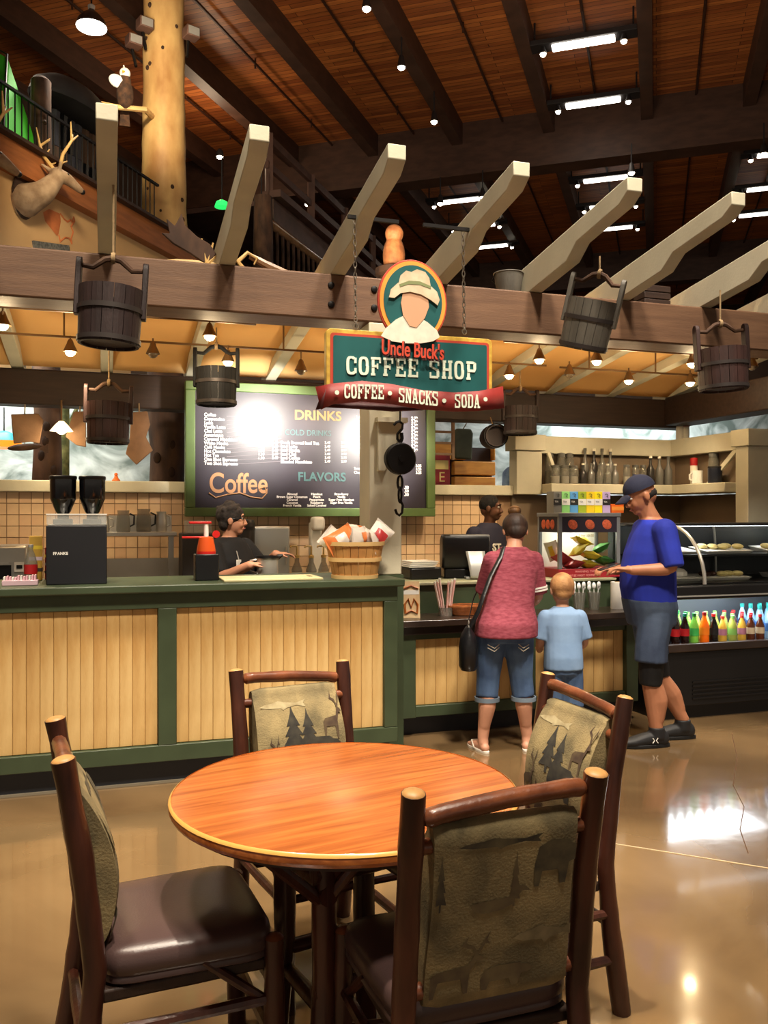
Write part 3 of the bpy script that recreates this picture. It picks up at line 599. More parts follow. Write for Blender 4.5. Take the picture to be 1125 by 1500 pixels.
# bottles in the cooler
def make_bottle(kind):
    liq, capc, lab_, r, h = {'cola': ((30, 12, 8), (30, 140, 110), (170, 24, 30), .034, .23), 'lime': ((120, 190, 70), (40, 130, 60), (60, 170, 80), .034, .23), 'orange': ((246, 108, 16), (190, 30, 30), (236, 120, 20), .036, .235),
        'tea': ((86, 40, 20), (190, 40, 40), (200, 180, 150), .032, .2), 'green tea': ((150, 160, 70), (120, 180, 90), (120, 170, 80), .032, .2), 'juice': ((206, 160, 60), (190, 50, 40), (170, 110, 130), .032, .2), 'water': ((150, 190, 226), (40, 150, 140), (70, 120, 190), .035, .25), 'black': ((18, 16, 14), (190, 30, 30), (24, 24, 24), .034, .22)}[kind]
    ml = M('drink_'+kind, liq, .12, coat=.4); mc = M('cap_'+kind, capc, .4); mw = M('label_'+kind, lab_, .5)
    b = MB().lathe([(r*.9, 0), (r, .012), (r*.97, h*.3), (r, h*.55), (r*.6, h*.76), (r*.38, h*.84), (r*.36, h*.92)], 12).mesh('body'); b.materials.append(ml)
    c = MB().lathe([(r*.45, h*.9), (r*.45, h), (r*.3, h*1.005)], 10).mesh('cap'); c.materials.append(mc)
    l = MB().lathe([(r*1.02, h*.28), (r*1.02, h*.52)], 12, caps=False).mesh('label'); l.materials.append(mw)
    return b, c, l
BK = {k: make_bottle(k) for k in ('cola', 'lime', 'orange', 'tea', 'green tea', 'juice', 'water', 'black')}
cols = ['cola', 'cola', 'cola', 'lime', 'orange', 'black', 'juice', 'green tea', 'juice', 'tea', 'tea', 'water', 'water', 'water', 'water', 'water']
LABB = {'cola': 'dark cola bottle with red label and green cap in the open cooler', 'lime': 'lime green soda bottle between the cola and the orange soda', 'orange': 'bright orange soda bottle with red cap in the open cooler', 'black': 'black bottle with red cap next to the orange soda',
        'juice': 'amber juice bottle with pinkish label in the open cooler', 'green tea': 'green tea bottle with green cap in the open cooler', 'tea': 'brown iced tea bottle with pale label in the open cooler', 'water': 'blue labelled water bottle with teal cap in the open cooler'}
for r in range(4):
    for i, kd in enumerate(cols):
        k2 = kd if not (r >= 1 and kd in ('juice', 'black', 'orange')) else 'green tea'
        t = thing('drink_bottle', LABB[k2], 'bottle', (3.92+i*.086+random.uniform(-.004, .004), 5.39+r*.1, .54), random.uniform(0, 6), k2+' bottles in the cooler')
        for nm, me in zip(('body', 'cap', 'label'), BK[k2]): link(nm, me, None, t)
# ------------------------------------------------------------------ hanging sign
SG = Vector((1.69, 4.62, 2.36))
sg = thing('hanging_sign', 'hanging coffee shop sign, teal with yellow border, oval medallion and red ribbon', 'sign', SG)
def sp(px, py, off=0): return PY(px, py, 4.62-off)-SG
m_steal = M('sign_teal', (22, 82, 82), .45, var=.12, vscale=6); m_sy = M('sign_yellow', (206, 170, 70), .5, rgb2=(176, 138, 50), vscale=20); m_sr = M('sign_red', (132, 40, 36), .5, var=.2, vscale=12)
m_scream = M('sign_cream', (216, 226, 206), .5); m_sor = M('sign_orange', (222, 148, 60), .45, var=.1); m_brick = M('sign_brick_red', (176, 62, 44), .5); m_dred = M('ribbon_dark', (70, 22, 22), .6)
zt, zb = sp(478, 480).z, sp(484, 578).z; xl, xr = sp(478, 480).x, sp(721, 493).x
def rrect(x0, z0, x1, z1, r, n=5):
    pts = []
    for cx, cz, a0 in ((x1-r, z1-r, 0), (x0+r, z1-r, 90), (x0+r, z0+r, 180), (x1-r, z0+r, 270)):
        pts += [(cx+r*math.cos(R(a0+90*i/n)), cz+r*math.sin(R(a0+90*i/n))) for i in range(n+1)]
    return pts
def plate(pts, y0, y1): return MB().prism(pts, y0, y1, lambda a, b, t: Vector((a, t, b)))
plate(rrect(xl, zb-.03, xr, zt, .03), 0, .05).build('board', m_sy, sg, .004)
plate(rrect(xl+.022, zb-.02, xr-.022, zt-.025, .018), -.004, 0).build('red_line', m_brick, sg)
plate(rrect(xl+.038, zb-.02, xr-.038, zt-.04, .012), -.008, -.004).build('teal_field', m_steal, sg)
# oval medallion
oc = sp(602, 444); ow = (sp(653, 444)-sp(552, 444)).x/2; oh = (sp(602, 383)-sp(602, 506)).z/2
def oval(k, n=48, dz=0): return [(oc.x+ow*k*math.cos(2*PI*i/n), oc.z+dz+(oh-ow*(1-k))*math.sin(2*PI*i/n)) for i in range(n)]
md = plate(oval(1), -.03, -.012).build('medallion', m_brick, sg, .003)
plate(oval(.95), -.035, -.03).build('orange_rim', m_sor, md); plate(oval(.84), -.038, -.035).build('teal_oval', m_steal, md)
# plain generic hat-and-collar stand-in
def op(pts): return [((lambda q: (q.x, q.z))(sp(x, y, .04))) for x, y in pts]
plate(op([(558, 492), (566, 480), (580, 468), (592, 462), (612, 464), (626, 472), (640, 484), (644, 494), (634, 500), (616, 503), (596, 503), (574, 500)]), -.042, -.038).build('collar', M('painted_shirt', (214, 208, 190), .6, var=.1, vscale=20), md)
plate(op([(590, 428), (600, 420), (616, 420), (626, 432), (628, 450), (622, 466), (610, 480), (600, 478), (590, 462), (587, 444)]), -.045, -.042).build('plain_face', M('painted_skin', (196, 150, 116), .6), md)
ht = plate(op([(569, 436), (572, 424), (582, 415), (596, 411), (612, 412), (628, 418), (639, 428), (643, 440), (640, 448), (630, 440), (616, 432), (600, 428), (586, 430), (577, 437)]), -.052, -.045).build('hat_brim', M('painted_hat', (206, 190, 160), .6, rgb2=(180, 160, 130), vscale=14), md)
plate(op([(583, 416), (586, 404), (594, 397), (602, 399), (610, 395), (622, 399), (628, 408), (630, 420), (614, 416), (598, 414)]), -.050, -.044).build('hat_crown', MATS['painted_hat'], md)
plate(op([(584, 417), (598, 412), (614, 413), (630, 420), (630, 424), (614, 418), (598, 417), (585, 421)]), -.054, -.052).build('hat_band', M('painted_band', (120, 128, 84), .6), md)
# western slab lettering
def slab(ch):
    t, s, h = .2, .13, .06; W = .72
    R_ = lambda x0, z0, x1, z1: [(x0, z0), (x1, z0), (x1, z1), (x0, z1)]
    def ringp(x0, x1, a0, a1, n=14):
        cx = (x0+x1)/2; rx = (x1-x0)/2; o = []; i_ = []
        for k in range(n+1):
            a = R(a0+(a1-a0)*k/n); sx_ = abs(math.cos(a))**.6*(1 if math.cos(a) >= 0 else -1); sz = abs(math.sin(a))**.6*(1 if math.sin(a) >= 0 else -1)
            o.append((cx+rx*sx_, .5+.5*sz)); i_.append((cx+(rx-t)*sx_, .5+(.5-s)*sz))
        return [[o[k], o[k+1], i_[k+1], i_[k]] for k in range(n)]
    stem = lambda x: [R_(x, 0, x+t, 1), R_(x-h, 0, x+t+h, s), R_(x-h, 1-s, x+t+h, 1)]
    if ch == 'O': return ringp(0, W, 0, 360, 20)
    if ch == 'C': return ringp(0, W, 48, 312, 18)+[R_(W-.16, .62, W, .92), R_(W-.16, .08, W, .36)]
    if ch == 'F': return stem(h)+[R_(h, 1-s, W, 1), R_(W-.12, .68, W, 1), R_(h, .44, .5, .58), R_(.42, .36, .52, .66)]
    if ch == 'E': return stem(h)+[R_(h, 1-s, W, 1), R_(W-.12, .7, W, 1), R_(h, 0, W, s), R_(W-.12, 0, W, .3), R_(h, .44, .5, .58), R_(.42, .36, .52, .66)]
    if ch == 'H': return stem(h)+stem(W-t-h+.06)+[R_(h, .43, W-h, .57)]
    if ch == 'P': return stem(h)+[[(h, 1-s), (.5, 1-s), (.5, 1), (h, 1)], [(.5, 1), (W-.04, .93), (W-.2, .82), (.5, 1-s)], R_(W-.2, .6, W, .9), [(W-.04, .93), (W, .9), (W-.2, .9), (W-.2, .82)], R_(h, .42, W-.1, .56), [(W-.1, .42), (W, .6), (W-.2, .6), (W-.2, .5)]]
    if ch == 'S': return [R_(.08, 1-s, W-.08, 1), R_(0, .6, t, .92), [(0, .62), (t, .56), (W-.08, .38), (W-.02, .5), (W-.14, .52), (t, .64)], [(0, .62), (W-.2, .4), (W, .4), (.2, .66)], R_(W-t, .08, W, .42), R_(.08, 0, W-.08, s), R_(W-.12, .68, W, 1), R_(0, 0, .12, .32)]
    if ch == 'N': return [R_(h, 0, h+.15, 1), R_(0, 0, .32, s), R_(0, 1-s, .3, 1), R_(W-.17, 0, W-.02, 1), R_(W-.3, 1-s, W+.05, 1), [(h, 1), (h+.2, 1), (W-.02, 0), (W-.22, 0)]]
    if ch == 'A': return [[(.06, 0), (.2, 0), (.42, 1), (.26, 1)], [(.54, 0), (.72, 0), (.48, 1), (.26, 1)], R_(.16, .26, .6, .38), R_(-.02, 0, .28, s), R_(.46, 0, .8, s)]
    if ch == 'K': return stem(h)+[[(h+t-.02, .4), (h+t-.02, .58), (.56, 1), (.72, 1)], [(.34, .56), (.48, .64), (.78, 0), (.58, 0)], R_(.48, 1-s, .8, 1), R_(.5, 0, .82, s)]
    if ch == 'D': return stem(h)+[R_(h, 1-s, .5, 1), R_(h, 0, .5, s), R_(W-t, .2, W, .8), [(.48, 1), (W-.04, .9), (W, .8), (W-t, .8), (.48, 1-s)], [(.48, 0), (.48, s), (W-t, .2), (W, .2), (W-.04, .1)]]
    return []
def slab_text(name, word, px0, px1, pyb0, pyb1, hpx, mat, parent, off, gap=.13, curve=None):
    n = len(word); total = n*.72+(n-1)*gap
    for i, ch in enumerate(word):
        mb = MB()
        for kk, poly in enumerate(slab(ch)):
            pts = []
            for a, b in poly:
                u = (i*(.72+gap)+a)/total; x = px0+(px1-px0)*u; yb = pyb0+(pyb1-pyb0)*u+(curve(u) if curve else 0); q = sp(x, yb-hpx*b, off); pts.append((q.x, q.z))
            mb.prism(pts, -off-.003-.00035*kk, -off, lambda a, b, t: Vector((a, t, b)))
        mb.build(name, mat, parent, smooth=False)
slab_text('letter', 'COFFEE', 507, 612, 548.5, 553, 27, m_scream, sg, .009, .16)
slab_text('letter', 'SHOP', 629, 697, 554, 557, 27, m_scream, sg, .009, .2)
# painted name under the medallion
q = sp(558, 518, .05); text('name_text', "Uncle Buck's", .118, M('name_shadow', (60, 22, 20), .6), sg, (q.x+.004, -.046, q.z-.006), (PI/2, R(2), 0), .003, 'LEFT', .007, .62)
text('name_text', "Uncle Buck's", .118, M('name_red', (190, 66, 44), .5), sg, (q.x, -.05, q.z), (PI/2, R(2), 0), .003, 'LEFT', .002, .62)
# red ribbon, wavy
rb_t = [(462, 567), (485, 562), (530, 558), (575, 563), (620, 572), (665, 575), (700, 573), (736, 566)]
rb_b = [(470, 600), (488, 592), (530, 588), (575, 592), (620, 600), (665, 603), (700, 602), (738, 598)]
n = len(rb_t)
def rib(px, py, o): return sp(px, py, o)
mb = MB(); offs = [.03, .05, .075, .06, .06, .075, .05, .02]
va = [rib(x, y, o)+Vector((0, 0, 0)) for (x, y), o in zip(rb_t, offs)]+[rib(x, y, o) for (x, y), o in zip(rb_b, offs)]
mb.add(va, [(i, i+1, n+i+1, n+i) for i in range(n-1)]); rbn = mb.build('ribbon', m_sr, sg, solid=.012)
ul = [(478, 596), (520, 598), (575, 602), (620, 600)]; uu = [(500, 588), (530, 587), (575, 591), (615, 598)]
MB().add([sp(x, y, .0) for x, y in uu]+[sp(x, y, .03) for x, y in ul], [(i, i+1, 5+i, 4+i) for i in range(3)]).build('ribbon_fold', m_dred, rbn, solid=.01)
MB().add([sp(462, 567, .025), sp(478, 571, .045), sp(472, 598, .045), sp(463, 600, .02), sp(469, 583, .03)], [(0, 1, 2, 4), (4, 2, 3)]).build('ribbon_tail', m_dred, rbn, solid=.01)
cv = lambda u: 0
slab_text('ribbon_letter', 'COFFEE', 504, 562, 583.5, 585, 21, m_scream, rbn, .082, .16)
slab_text('ribbon_letter', 'SNACKS', 584, 641, 589, 595, 21, m_scream, rbn, .082, .16)
slab_text('ribbon_letter', 'SODA', 666, 702, 597.5, 598, 20, m_scream, rbn, .082, .16)
for px, py in ((493.5, 575), (571, 576), (650.5, 587), (711, 585)):
    c = sp(px, py, .082); MB().lathe([(.0125, 0), (.0125, .003)], 14, c, Matrix.Rotation(PI/2, 4, 'X')).build('dot', m_scream, rbn)
def chain(parent, a, b, name='chain', r=.0028, ln=.03):
    a = Vector(a); b = Vector(b); L_ = (b-a).length; k = max(2, int(L_/ln)); d = (b-a)/k; mb = MB()
    for i in range(k):
        c = a+d*(i+.5); s_ = Vector((1, 0, 0)) if i % 2 else Vector((0, 1, 0)); dn = d.normalized()
        ring = [c+dn*math.sin(t)*ln*.68+s_*math.cos(t)*ln*.3 for t in [2*PI*j/8 for j in range(9)]]; mb.tube(ring, r, 5, False)
    return mb.build(name, m_chain, parent)
for px, pt, pb in ((521, 366, 480), (680, 380, 488)):
    a = sp(px, pb); chain(sg, a, Vector((a.x, a.z*0, 0))*0+Vector((a.x, .02, rz_(4.62)+.08-SG.z)))
    MB().ring([(.014+.004*math.cos(t), .004*math.sin(t)) for t in [2*PI*j/6 for j in range(6)]], 12, a+Vector((0, 0, .008)), Matrix.Rotation(PI/2, 4, 'X')).build('eye_bolt', m_chain, sg)
    MB().bar(Vector((a.x-.25 if px > 600 else a.x-.04, .02, rz_(4.62)+.085-SG.z)), Vector((a.x+.05 if px > 600 else a.x+.26, .02, rz_(4.62)+.085-SG.z)), .02, .02).build('hanger_bar', m_blackm, sg)
# ------------------------------------------------------------------ pulley block with hooks
P0 = PY(586, 672, 5.05)
pl = thing('pulley_block', 'round black iron pulley block with hooks, hung before the white post', 'pulley', P0)
rd = 23.5*5.3/FPX
MB().lathe([(rd*.9, -.03), (rd, -.022), (rd, .022), (rd*.9, .03)], 32, (0, 0, 0), Matrix.Rotation(PI/2, 4, 'X')).build('wheel', m_blackm, pl)
MB().lathe([(.02, -.04), (.02, .04)], 12, (0, 0, 0), Matrix.Rotation(PI/2, 4, 'X')).build('axle', m_blackm, pl)
def hp(px, py): return PY(px, py, 5.05)-P0
MB().tube([hp(*p) for p in ((577, 623), (580, 619), (585, 617), (590, 621), (589, 628), (582, 636), (582, 643), (586, 648), (586, 654))], .0085, 8).build('upper_hook', m_blackm, pl)
MB().tube([hp(588, 634), hp(589, 642), hp(586, 650)], .012, 8).build('shackle', m_blackm, pl)
for i, (y0, y1) in enumerate(((697, 717), (714, 736))):
    c0 = hp(586, y0); c1 = hp(586, y1); mid = (c0+c1)/2; hh = (c0-c1).z/2; s_ = Vector((1, 0, 0)) if i == 0 else Vector((.8, .6, 0))
    MB().tube([mid+Vector((0, 0, math.sin(t)*hh))+s_*math.cos(t)*.016 for t in [2*PI*j/12 for j in range(13)]], .008, 6, False).build('chain_link', m_blackm, pl)
MB().tube([hp(*p) for p in ((586, 732), (590, 740), (589, 751), (585, 755), (581, 752), (579, 746))], .0085, 8).build('lower_hook', m_blackm, pl)
MB().tube([hp(586, 619)+Vector((0, 0, .0)), Vector((0, .0, 2.735-P0.z)), Vector((0, .16, 2.8-P0.z))], .005, 6).build('hanging_wire', m_blackm, pl)
# ------------------------------------------------------------------ wooden well buckets
def bucket(px, pyt, pyb, wpx, Y, label, mat, rz=0, tilt=(0, 0), hpx=None, topz=None):
    c = PY(px, pyb, Y); Z = c.x*SN+c.y*CS; r = wpx/2*Z/FPX; h = (pyb-pyt)*Z/FPX; eh = (hpx or (pyb-pyt)*.55)*Z/FPX
    t = thing('well_bucket', label, 'bucket', c, rz, 'wooden well buckets under the pergola')
    t.rotation_euler = (tilt[0], tilt[1], rz); dark = M('bucket_inside', (30, 22, 18), .9)
    n = 18; hoop = M('iron_hoop', (62, 56, 54), .5, metal=.5)
    prof = lambda k: r*(1-.0*k) if k else r
    r0, r1 = r*.94, r
    for i in range(n):          # staves
        a0 = 2*PI*i/n+.012; a1 = 2*PI*(i+1)/n-.012; mb = MB(); vs = []
        for z, rr in ((0, r0), (h, r1)):
            for a in (a0, (a0+a1)/2, a1):
                for k in (1, .9): vs.append((math.cos(a)*rr*k, math.sin(a)*rr*k, z))
        mb.add(vs, [(0, 2, 8, 6), (2, 4, 10, 8), (1, 7, 9, 3), (3, 9, 11, 5), (0, 6, 7, 1), (4, 5, 11, 10), (6, 8, 9, 7), (8, 10, 11, 9), (0, 1, 3, 2), (2, 3, 5, 4)])
        mb.build('stave', mat, t, smooth=False)
    MB().lathe([(r0*.9, h*.05), (r0*.9, h*.08)], 18).build('bucket_base', mat, t)
    for z in (.08, .62): rr = r0+(r1-r0)*z; MB().ring([(rr+.002, h*z-.012), (rr+.007, h*z-.012), (rr+.007, h*z+.012), (rr+.002, h*z+.012)], 26).build('hoop', hoop, t)
    ew = r*.4
    for s in (-1, 1):
        pts = [(-ew/2, h*.5), (ew/2, h*.5), (ew/2, h+eh*.75)]+[(ew/2*math.cos(a), h+eh*.78+ew*.5*math.sin(a)) for a in [R(x) for x in (30, 60, 90, 120, 150)]]+[(-ew/2, h+eh*.75)]
        MB().prism(pts, s*r*.93, s*(r*1.03+.012), lambda a, b, q: Vector((q, a, b))).build('ear', mat, t, .004)
    hz = h+eh*.72
    MB().tube([(-r*.98, 0, hz), (-r*.6, 0, hz-.005), (-r*.25, 0, hz+.04), (0, 0, hz+.05), (r*.25, 0, hz+.04), (r*.6, 0, hz-.005), (r*.98, 0, hz)], [.012, .014, .016, .018, .016, .014, .012], 8).build('handle', m_bark if mat is not MATS['bucket_black'] else mat, t)
    if topz:
        wv = Matrix.Rotation(rz, 3, 'Z') @ Matrix.Rotation(tilt[1], 3, 'Y') @ Matrix.Rotation(tilt[0], 3, 'X')
        inv = t.rotation_euler.to_matrix().inverted(); tip = Vector((0, 0, hz+.05)); wtip = t.rotation_euler.to_matrix() @ tip
        MB().tube([tip, inv @ Vector((wtip.x, wtip.y, topz-c.z))], .006, 6).build('rope', m_rope, t)
        MB().ring([(.024+.007*math.cos(q), .012*math.sin(q)) for q in [2*PI*j/6 for j in range(6)]], 10, tip, Matrix.Rotation(PI/2, 4, 'Y')).build('rope_knot', m_rope, t)
m_bk_a = M('bucket_brown', (42, 28, 27), .6, var=.3, vscale=8, stretch=(2, 2, .5), bump=.2)
m_bk_b = M('bucket_black', (13, 13, 15), .75)
m_bk_c = M('bucket_grey', (92, 88, 80), .6, var=.25, vscale=8, stretch=(2, 2, .5), bump=.2)
m_bk_d = M('bucket_redbrown', (54, 32, 28), .6, var=.3, vscale=8, stretch=(2, 2, .5), bump=.2)
bucket(159, 424, 506, 92, 4.55, 'large dark brown well bucket hung from the first white rafter tail', m_bk_a, R(-5), (R(0), R(3)), 44, rz_(4.55)+.07)
bucket(317, 540, 594, 60, 6.3, 'black well bucket with rounded yoke hanging before the menu board', m_bk_b, R(-12), (0, 0), 32, rz_(6.3))
bucket(158, 590, 650, 62, 6.5, 'reddish brown well bucket hanging before the rear beam and hides', m_bk_d, R(-5), (0, R(1)), 26, rz_(6.5))
bucket(853, 440, 512, 72, 4.75, 'weathered grey well bucket tipped toward the room', m_bk_c, R(-40), (R(10), R(15)), 34, rz_(4.75)+.02)
bucket(1060, 512, 572, 72, 4.95, 'red-brown well bucket hanging by the corner of the pergola', m_bk_d, R(-15), (0, R(-3)), 38, rz_(4.95)+.02)
bucket(762, 596, 637, 50, 6.9, 'small dark bucket hanging behind the sign ribbon', m_bk_a, R(-10), (0, 0), 26, rz_(6.9))
# pail standing on the front beam
c = PY(745, 421, 5.34); c.z = 3.01
t = thing('tin_pail', 'grey tin pail standing on the front beam behind the sign', 'pail', c)
MB().lathe([(.078, 0), (.082, .01), (.1, .14), (.106, .145), (.104, .15), (.095, .145), (.075, .015)], 20).build('body', m_bk_c, t); MB().tube([(-.1, 0, .14), (-.11, .03, .1), (0, .11, .06), (.11, .03, .1), (.1, 0, .14)], .004, 6).build('bail', m_blackm, t)
c = PY(955, 437, 5.34); c.z = 3.01
t = thing('dark_crate', 'small dark wooden crate on the front beam between two rafters', 'crate', c)
for z in (0, .05, .1): MB().box(-.11, -.07, z, .11, .07, z+.045).build('slat', m_dkwood, t, .004)
# hanging pan behind the sign
c = PY(722, 640, 7.2)
t = thing('hanging_barrel', 'round dark keg hanging end-on below the rear beam', 'keg', c, R(-12))
rr = 17*7.9/FPX
MB().lathe([(rr*.9, -.14), (rr*1.02, -.05), (rr*1.02, .05), (rr*.92, .14), (rr*.8, .14), (rr*.8, .1), (rr*.02, .1)], 24, (0, 0, 0), Matrix.Rotation(PI/2, 4, 'X')).build('body', m_bk_a, t)
MB().ring([(rr*.98, .1), (rr*1.05, .1), (rr*1.05, .13), (rr*.98, .13)], 24, (0, 0, 0), Matrix.Rotation(PI/2, 4, 'X')).build('hoop', m_blackm, t)
MB().tube([(0, 0, rr), (0, .1, 2.41-c.z)], .006, 6).build('rope', m_rope, t)
# ------------------------------------------------------------------ track rails and spotlights
m_lampm = M('lamp_bronze', (120, 92, 60), .4, metal=.7); m_lit = M('lit_warm_bulb', (255, 226, 176), .4, emit=30); m_unlit = M('unlit_bulb', (120, 104, 84), .3)
def rail(pts, Y, lab):
    a = PY(*pts[0], Y); b = PY(*pts[1], Y); b.z = a.z; t = thing('light_rail', lab, 'light rail', a, 0, 'track light rails')
    MB().bar(Vector((0, 0, 0)), b-a, .014, .014).build('rail', m_lampm, t)
    for k in (.15, .5, .85): q = (b-a)*k; MB().tube([q, q+Vector((0, 0, rz_(Y)+.16-a.z))], .007, 6).build('standoff', m_lampm, t)
    return a.z
zA = rail(((-60, 445), (375, 475)), 5.75, 'long track light rail close behind the front beam'); zB = rail(((-60, 484), (800, 540)), 6.35, 'long track light rail over the middle of the shop'); zC = rail(((738, 500), (1110, 517)), 5.75, 'track light rail close behind the front beam, past the sign')
zD = rail(((820, 538), (1090, 548)), 6.35, 'short track light rail over the corner of the shop')
def spot(px, py, Y, zr, on, lab, tgt=None, pw=26):
    p = PY(px, py, Y); t = thing('track_spotlight', lab, 'spotlight', p, 0, 'track spotlights under the canvas')
    MB().lathe([(.012, .075), (.02, .06), (.024, .045), (.045, 0), (.05, -.012), (.046, -.012)], 14).build('shade', m_lampm, t)
    MB().tube([(0, 0, .07), (0, 0, max(.1, zr-p.z))], .006, 6).build('stem', m_lampm, t); MB().sphere((0, 0, -.008), .036, 10, 6).build('bulb', m_lit if on else m_unlit, t)
    if on: lamp('POINT', p-Vector((0, 0, .055)), pw*.3, (1, .74, .42), .05, name='track_light'); lamp('SPOT', p-Vector((0, 0, .05)), pw*2.2, (1, .78, .5), .05, tgt or (p.x, p.y+.5, 0), 75, .7, 'track_spot')
spot(103, 513, 6.35, zB, 1, 'glaring lit spotlight beside the large brown bucket', (.0, 7.5, 1.5)); spot(224, 516, 6.35, zB, 0, 'unlit spotlight between the brown and the black bucket')
spot(307, 490, 5.75, zA, 1, 'lit spotlight above the yoke of the black bucket', (1.25, 7.3, 2.1), 14); spot(334, 528, 6.3, zB, 1, 'small lit spotlight seen through the black bucket yoke', (.9, 7.4, 1.2)); spot(441, 541, 6.35, zB, 0, 'spotlight beside the teal sign, turned away toward the menu board'); lamp('SPOT', (1.37, 6.42, 2.36), 210, (1, .93, .84), .06, (1.2, 7.3, 2.28), 80, .6, 'board_spot'); lamp('SPOT', (2.43, 6.42, 2.28), 180, (1, .93, .84), .06, (2.2, 7.3, 2.15), 80, .6, 'board_spot')
spot(4, 474, 5.75, zA, 1, 'lit spotlight near the end of the rail away from the sign', (-.5, 5.2, 1))
spot(790, 525, 5.75, zC, 1, 'lit spotlight next to the sign, higher of the pair', (2.6, 6.4, 1.1)); spot(746, 548, 6.35, zB, 1, 'lit spotlight next to the sign, lower of the pair', (3.0, 7.4, 1.3)); spot(834, 547, 6.35, zD, 0, 'unlit spotlight under the tipped grey bucket')
spot(874, 527, 5.75, zC, 1, 'small lit spotlight just below the tipped grey bucket', (3.6, 5.9, 1)); spot(921, 556, 6.35, zD, 1, 'lit spotlight between the two far rafters', (4.2, 7.4, 1.6)); spot(1014, 531, 5.75, zC, 1, 'lit spotlight beside the corner bucket, higher one', (4.6, 5.6, 1)); spot(1011, 559, 6.35, zD, 1, 'lit spotlight beside the corner bucket, lower one', (5.2, 7.2, 1.6))
spot(1102, 535, 5.75, zC, 0, 'unlit spotlight on the far side of the corner bucket'); spot(499, 540, 6.35, zB, 1, 'lit spotlight hidden behind the sign board', (2.2, 7.3, 2.1), 34)
c = PY(90, 628, 7.35)
t = thing('hanging_lamp', 'small glaring lamp with glass shade below the rear beam', 'lamp', c)
MB().sphere((0, 0, 0), .045, 12, 8).build('bulb', m_lit, t); MB().lathe([(.02, .06), (.05, .03), (.09, -.02), (.088, -.02)], 14).build('shade', M('lamp_glass', (250, 236, 200), .3, emit=1.5), t)
MB().tube([(0, 0, .06), (0, .0, 2.42-c.z), (0, .15, 2.44-c.z)], .008, 6).build('stem', m_lampm, t); lamp('POINT', c-Vector((0, .1, .1)), 8, (1, .8, .5), .05, name='hanging_light')
# ------------------------------------------------------------------ hickory chairs
m_hick = M('hickory_bark', (84, 44, 30), .38, rgb2=(46, 22, 16), vscale=7, stretch=(2, 2, .5), bump=.25, bscale=20, coat=.25)
m_hickl = M('hickory_peeled', (132, 76, 46), .34, rgb2=(84, 44, 28), vscale=9, bump=.15, coat=.3)
m_end = M('cut_end', (190, 142, 84), .45, var=.2, vscale=30)
m_vinyl = M('brown_vinyl', (78, 60, 58), .32, var=.08, vscale=5, bump=.06, bscale=200, spec=.6)
m_tap = M('tapestry', (160, 142, 100), .9, rgb2=(104, 94, 68), vscale=9, bump=.25, bscale=180, detail=10, dist=.4)
m_tapd = M('tapestry_dark', (44, 42, 40), .95, rgb2=(70, 66, 56), vscale=22, detail=8); m_tapb = M('tapestry_brown', (70, 54, 44), .95, rgb2=(96, 80, 58), vscale=26, detail=8); m_tapl = M('tapestry_pale', (176, 164, 128), .9, rgb2=(140, 126, 92), vscale=20)
def wob(path, r, k=.12, n=9):
    P = [Vector(p) for p in path]; out = []; rad = []
    segs = len(P)-1
    for i in range(segs*4+1):
        s = i/4; a = min(int(s), segs-1); f = s-a; out.append(P[a].lerp(P[a+1], f)); rad.append(r*(1+random.uniform(-k, k)*.6))
    return out, rad
PINE = [(0, 0), (.02, 0), (.02, .12), (.14, .10), (.06, .3), (.11, .29), (.04, .48), (.08, .47), (.02, .7), (0, .86), (-.02, .7), (-.08, .47), (-.04, .48), (-.11, .29), (-.06, .3), (-.14, .10), (-.02, .12), (-.02, 0)]
BEAR = [(0, 0), (.04, 0), (.06, .1), (.2, .1), (.22, 0), (.27, 0), (.29, .14), (.36, .16), (.38, .2), (.34, .26), (.3, .27), (.27, .3), (.12, .31), (.02, .27), (-.01, .15)]
DEER = [(0, 0), (.03, 0), (.06, .2), (.24, .2), (.27, 0), (.3, 0), (.31, .28), (.36, .4), (.42, .41), (.41, .45), (.37, .48), (.42, .62), (.46, .6), (.43, .66), (.46, .78), (.41, .66), (.36, .52), (.33, .6), (.26, .64), (.28, .74), (.22, .62), (.32, .56), (.34, .48), (.29, .36), (.05, .33), (0, .28)]
DUCK = [(0, .05), (.08, 0), (.22, .02), (.3, .07), (.29, .13), (.33, .15), (.36, .2), (.42, .19), (.38, .25), (.33, .27), (.28, .23), (.26, .15), (.12, .14), (-.03, .12)]
FISH = [(0, .08), (.08, .02), (.22, 0), (.24, -.06), (.28, .0), (.38, .05), (.48, -.01), (.46, .1), (.49, .2), (.38, .12), (.26, .17), (.2, .22), (.14, .17), (.05, .14)]
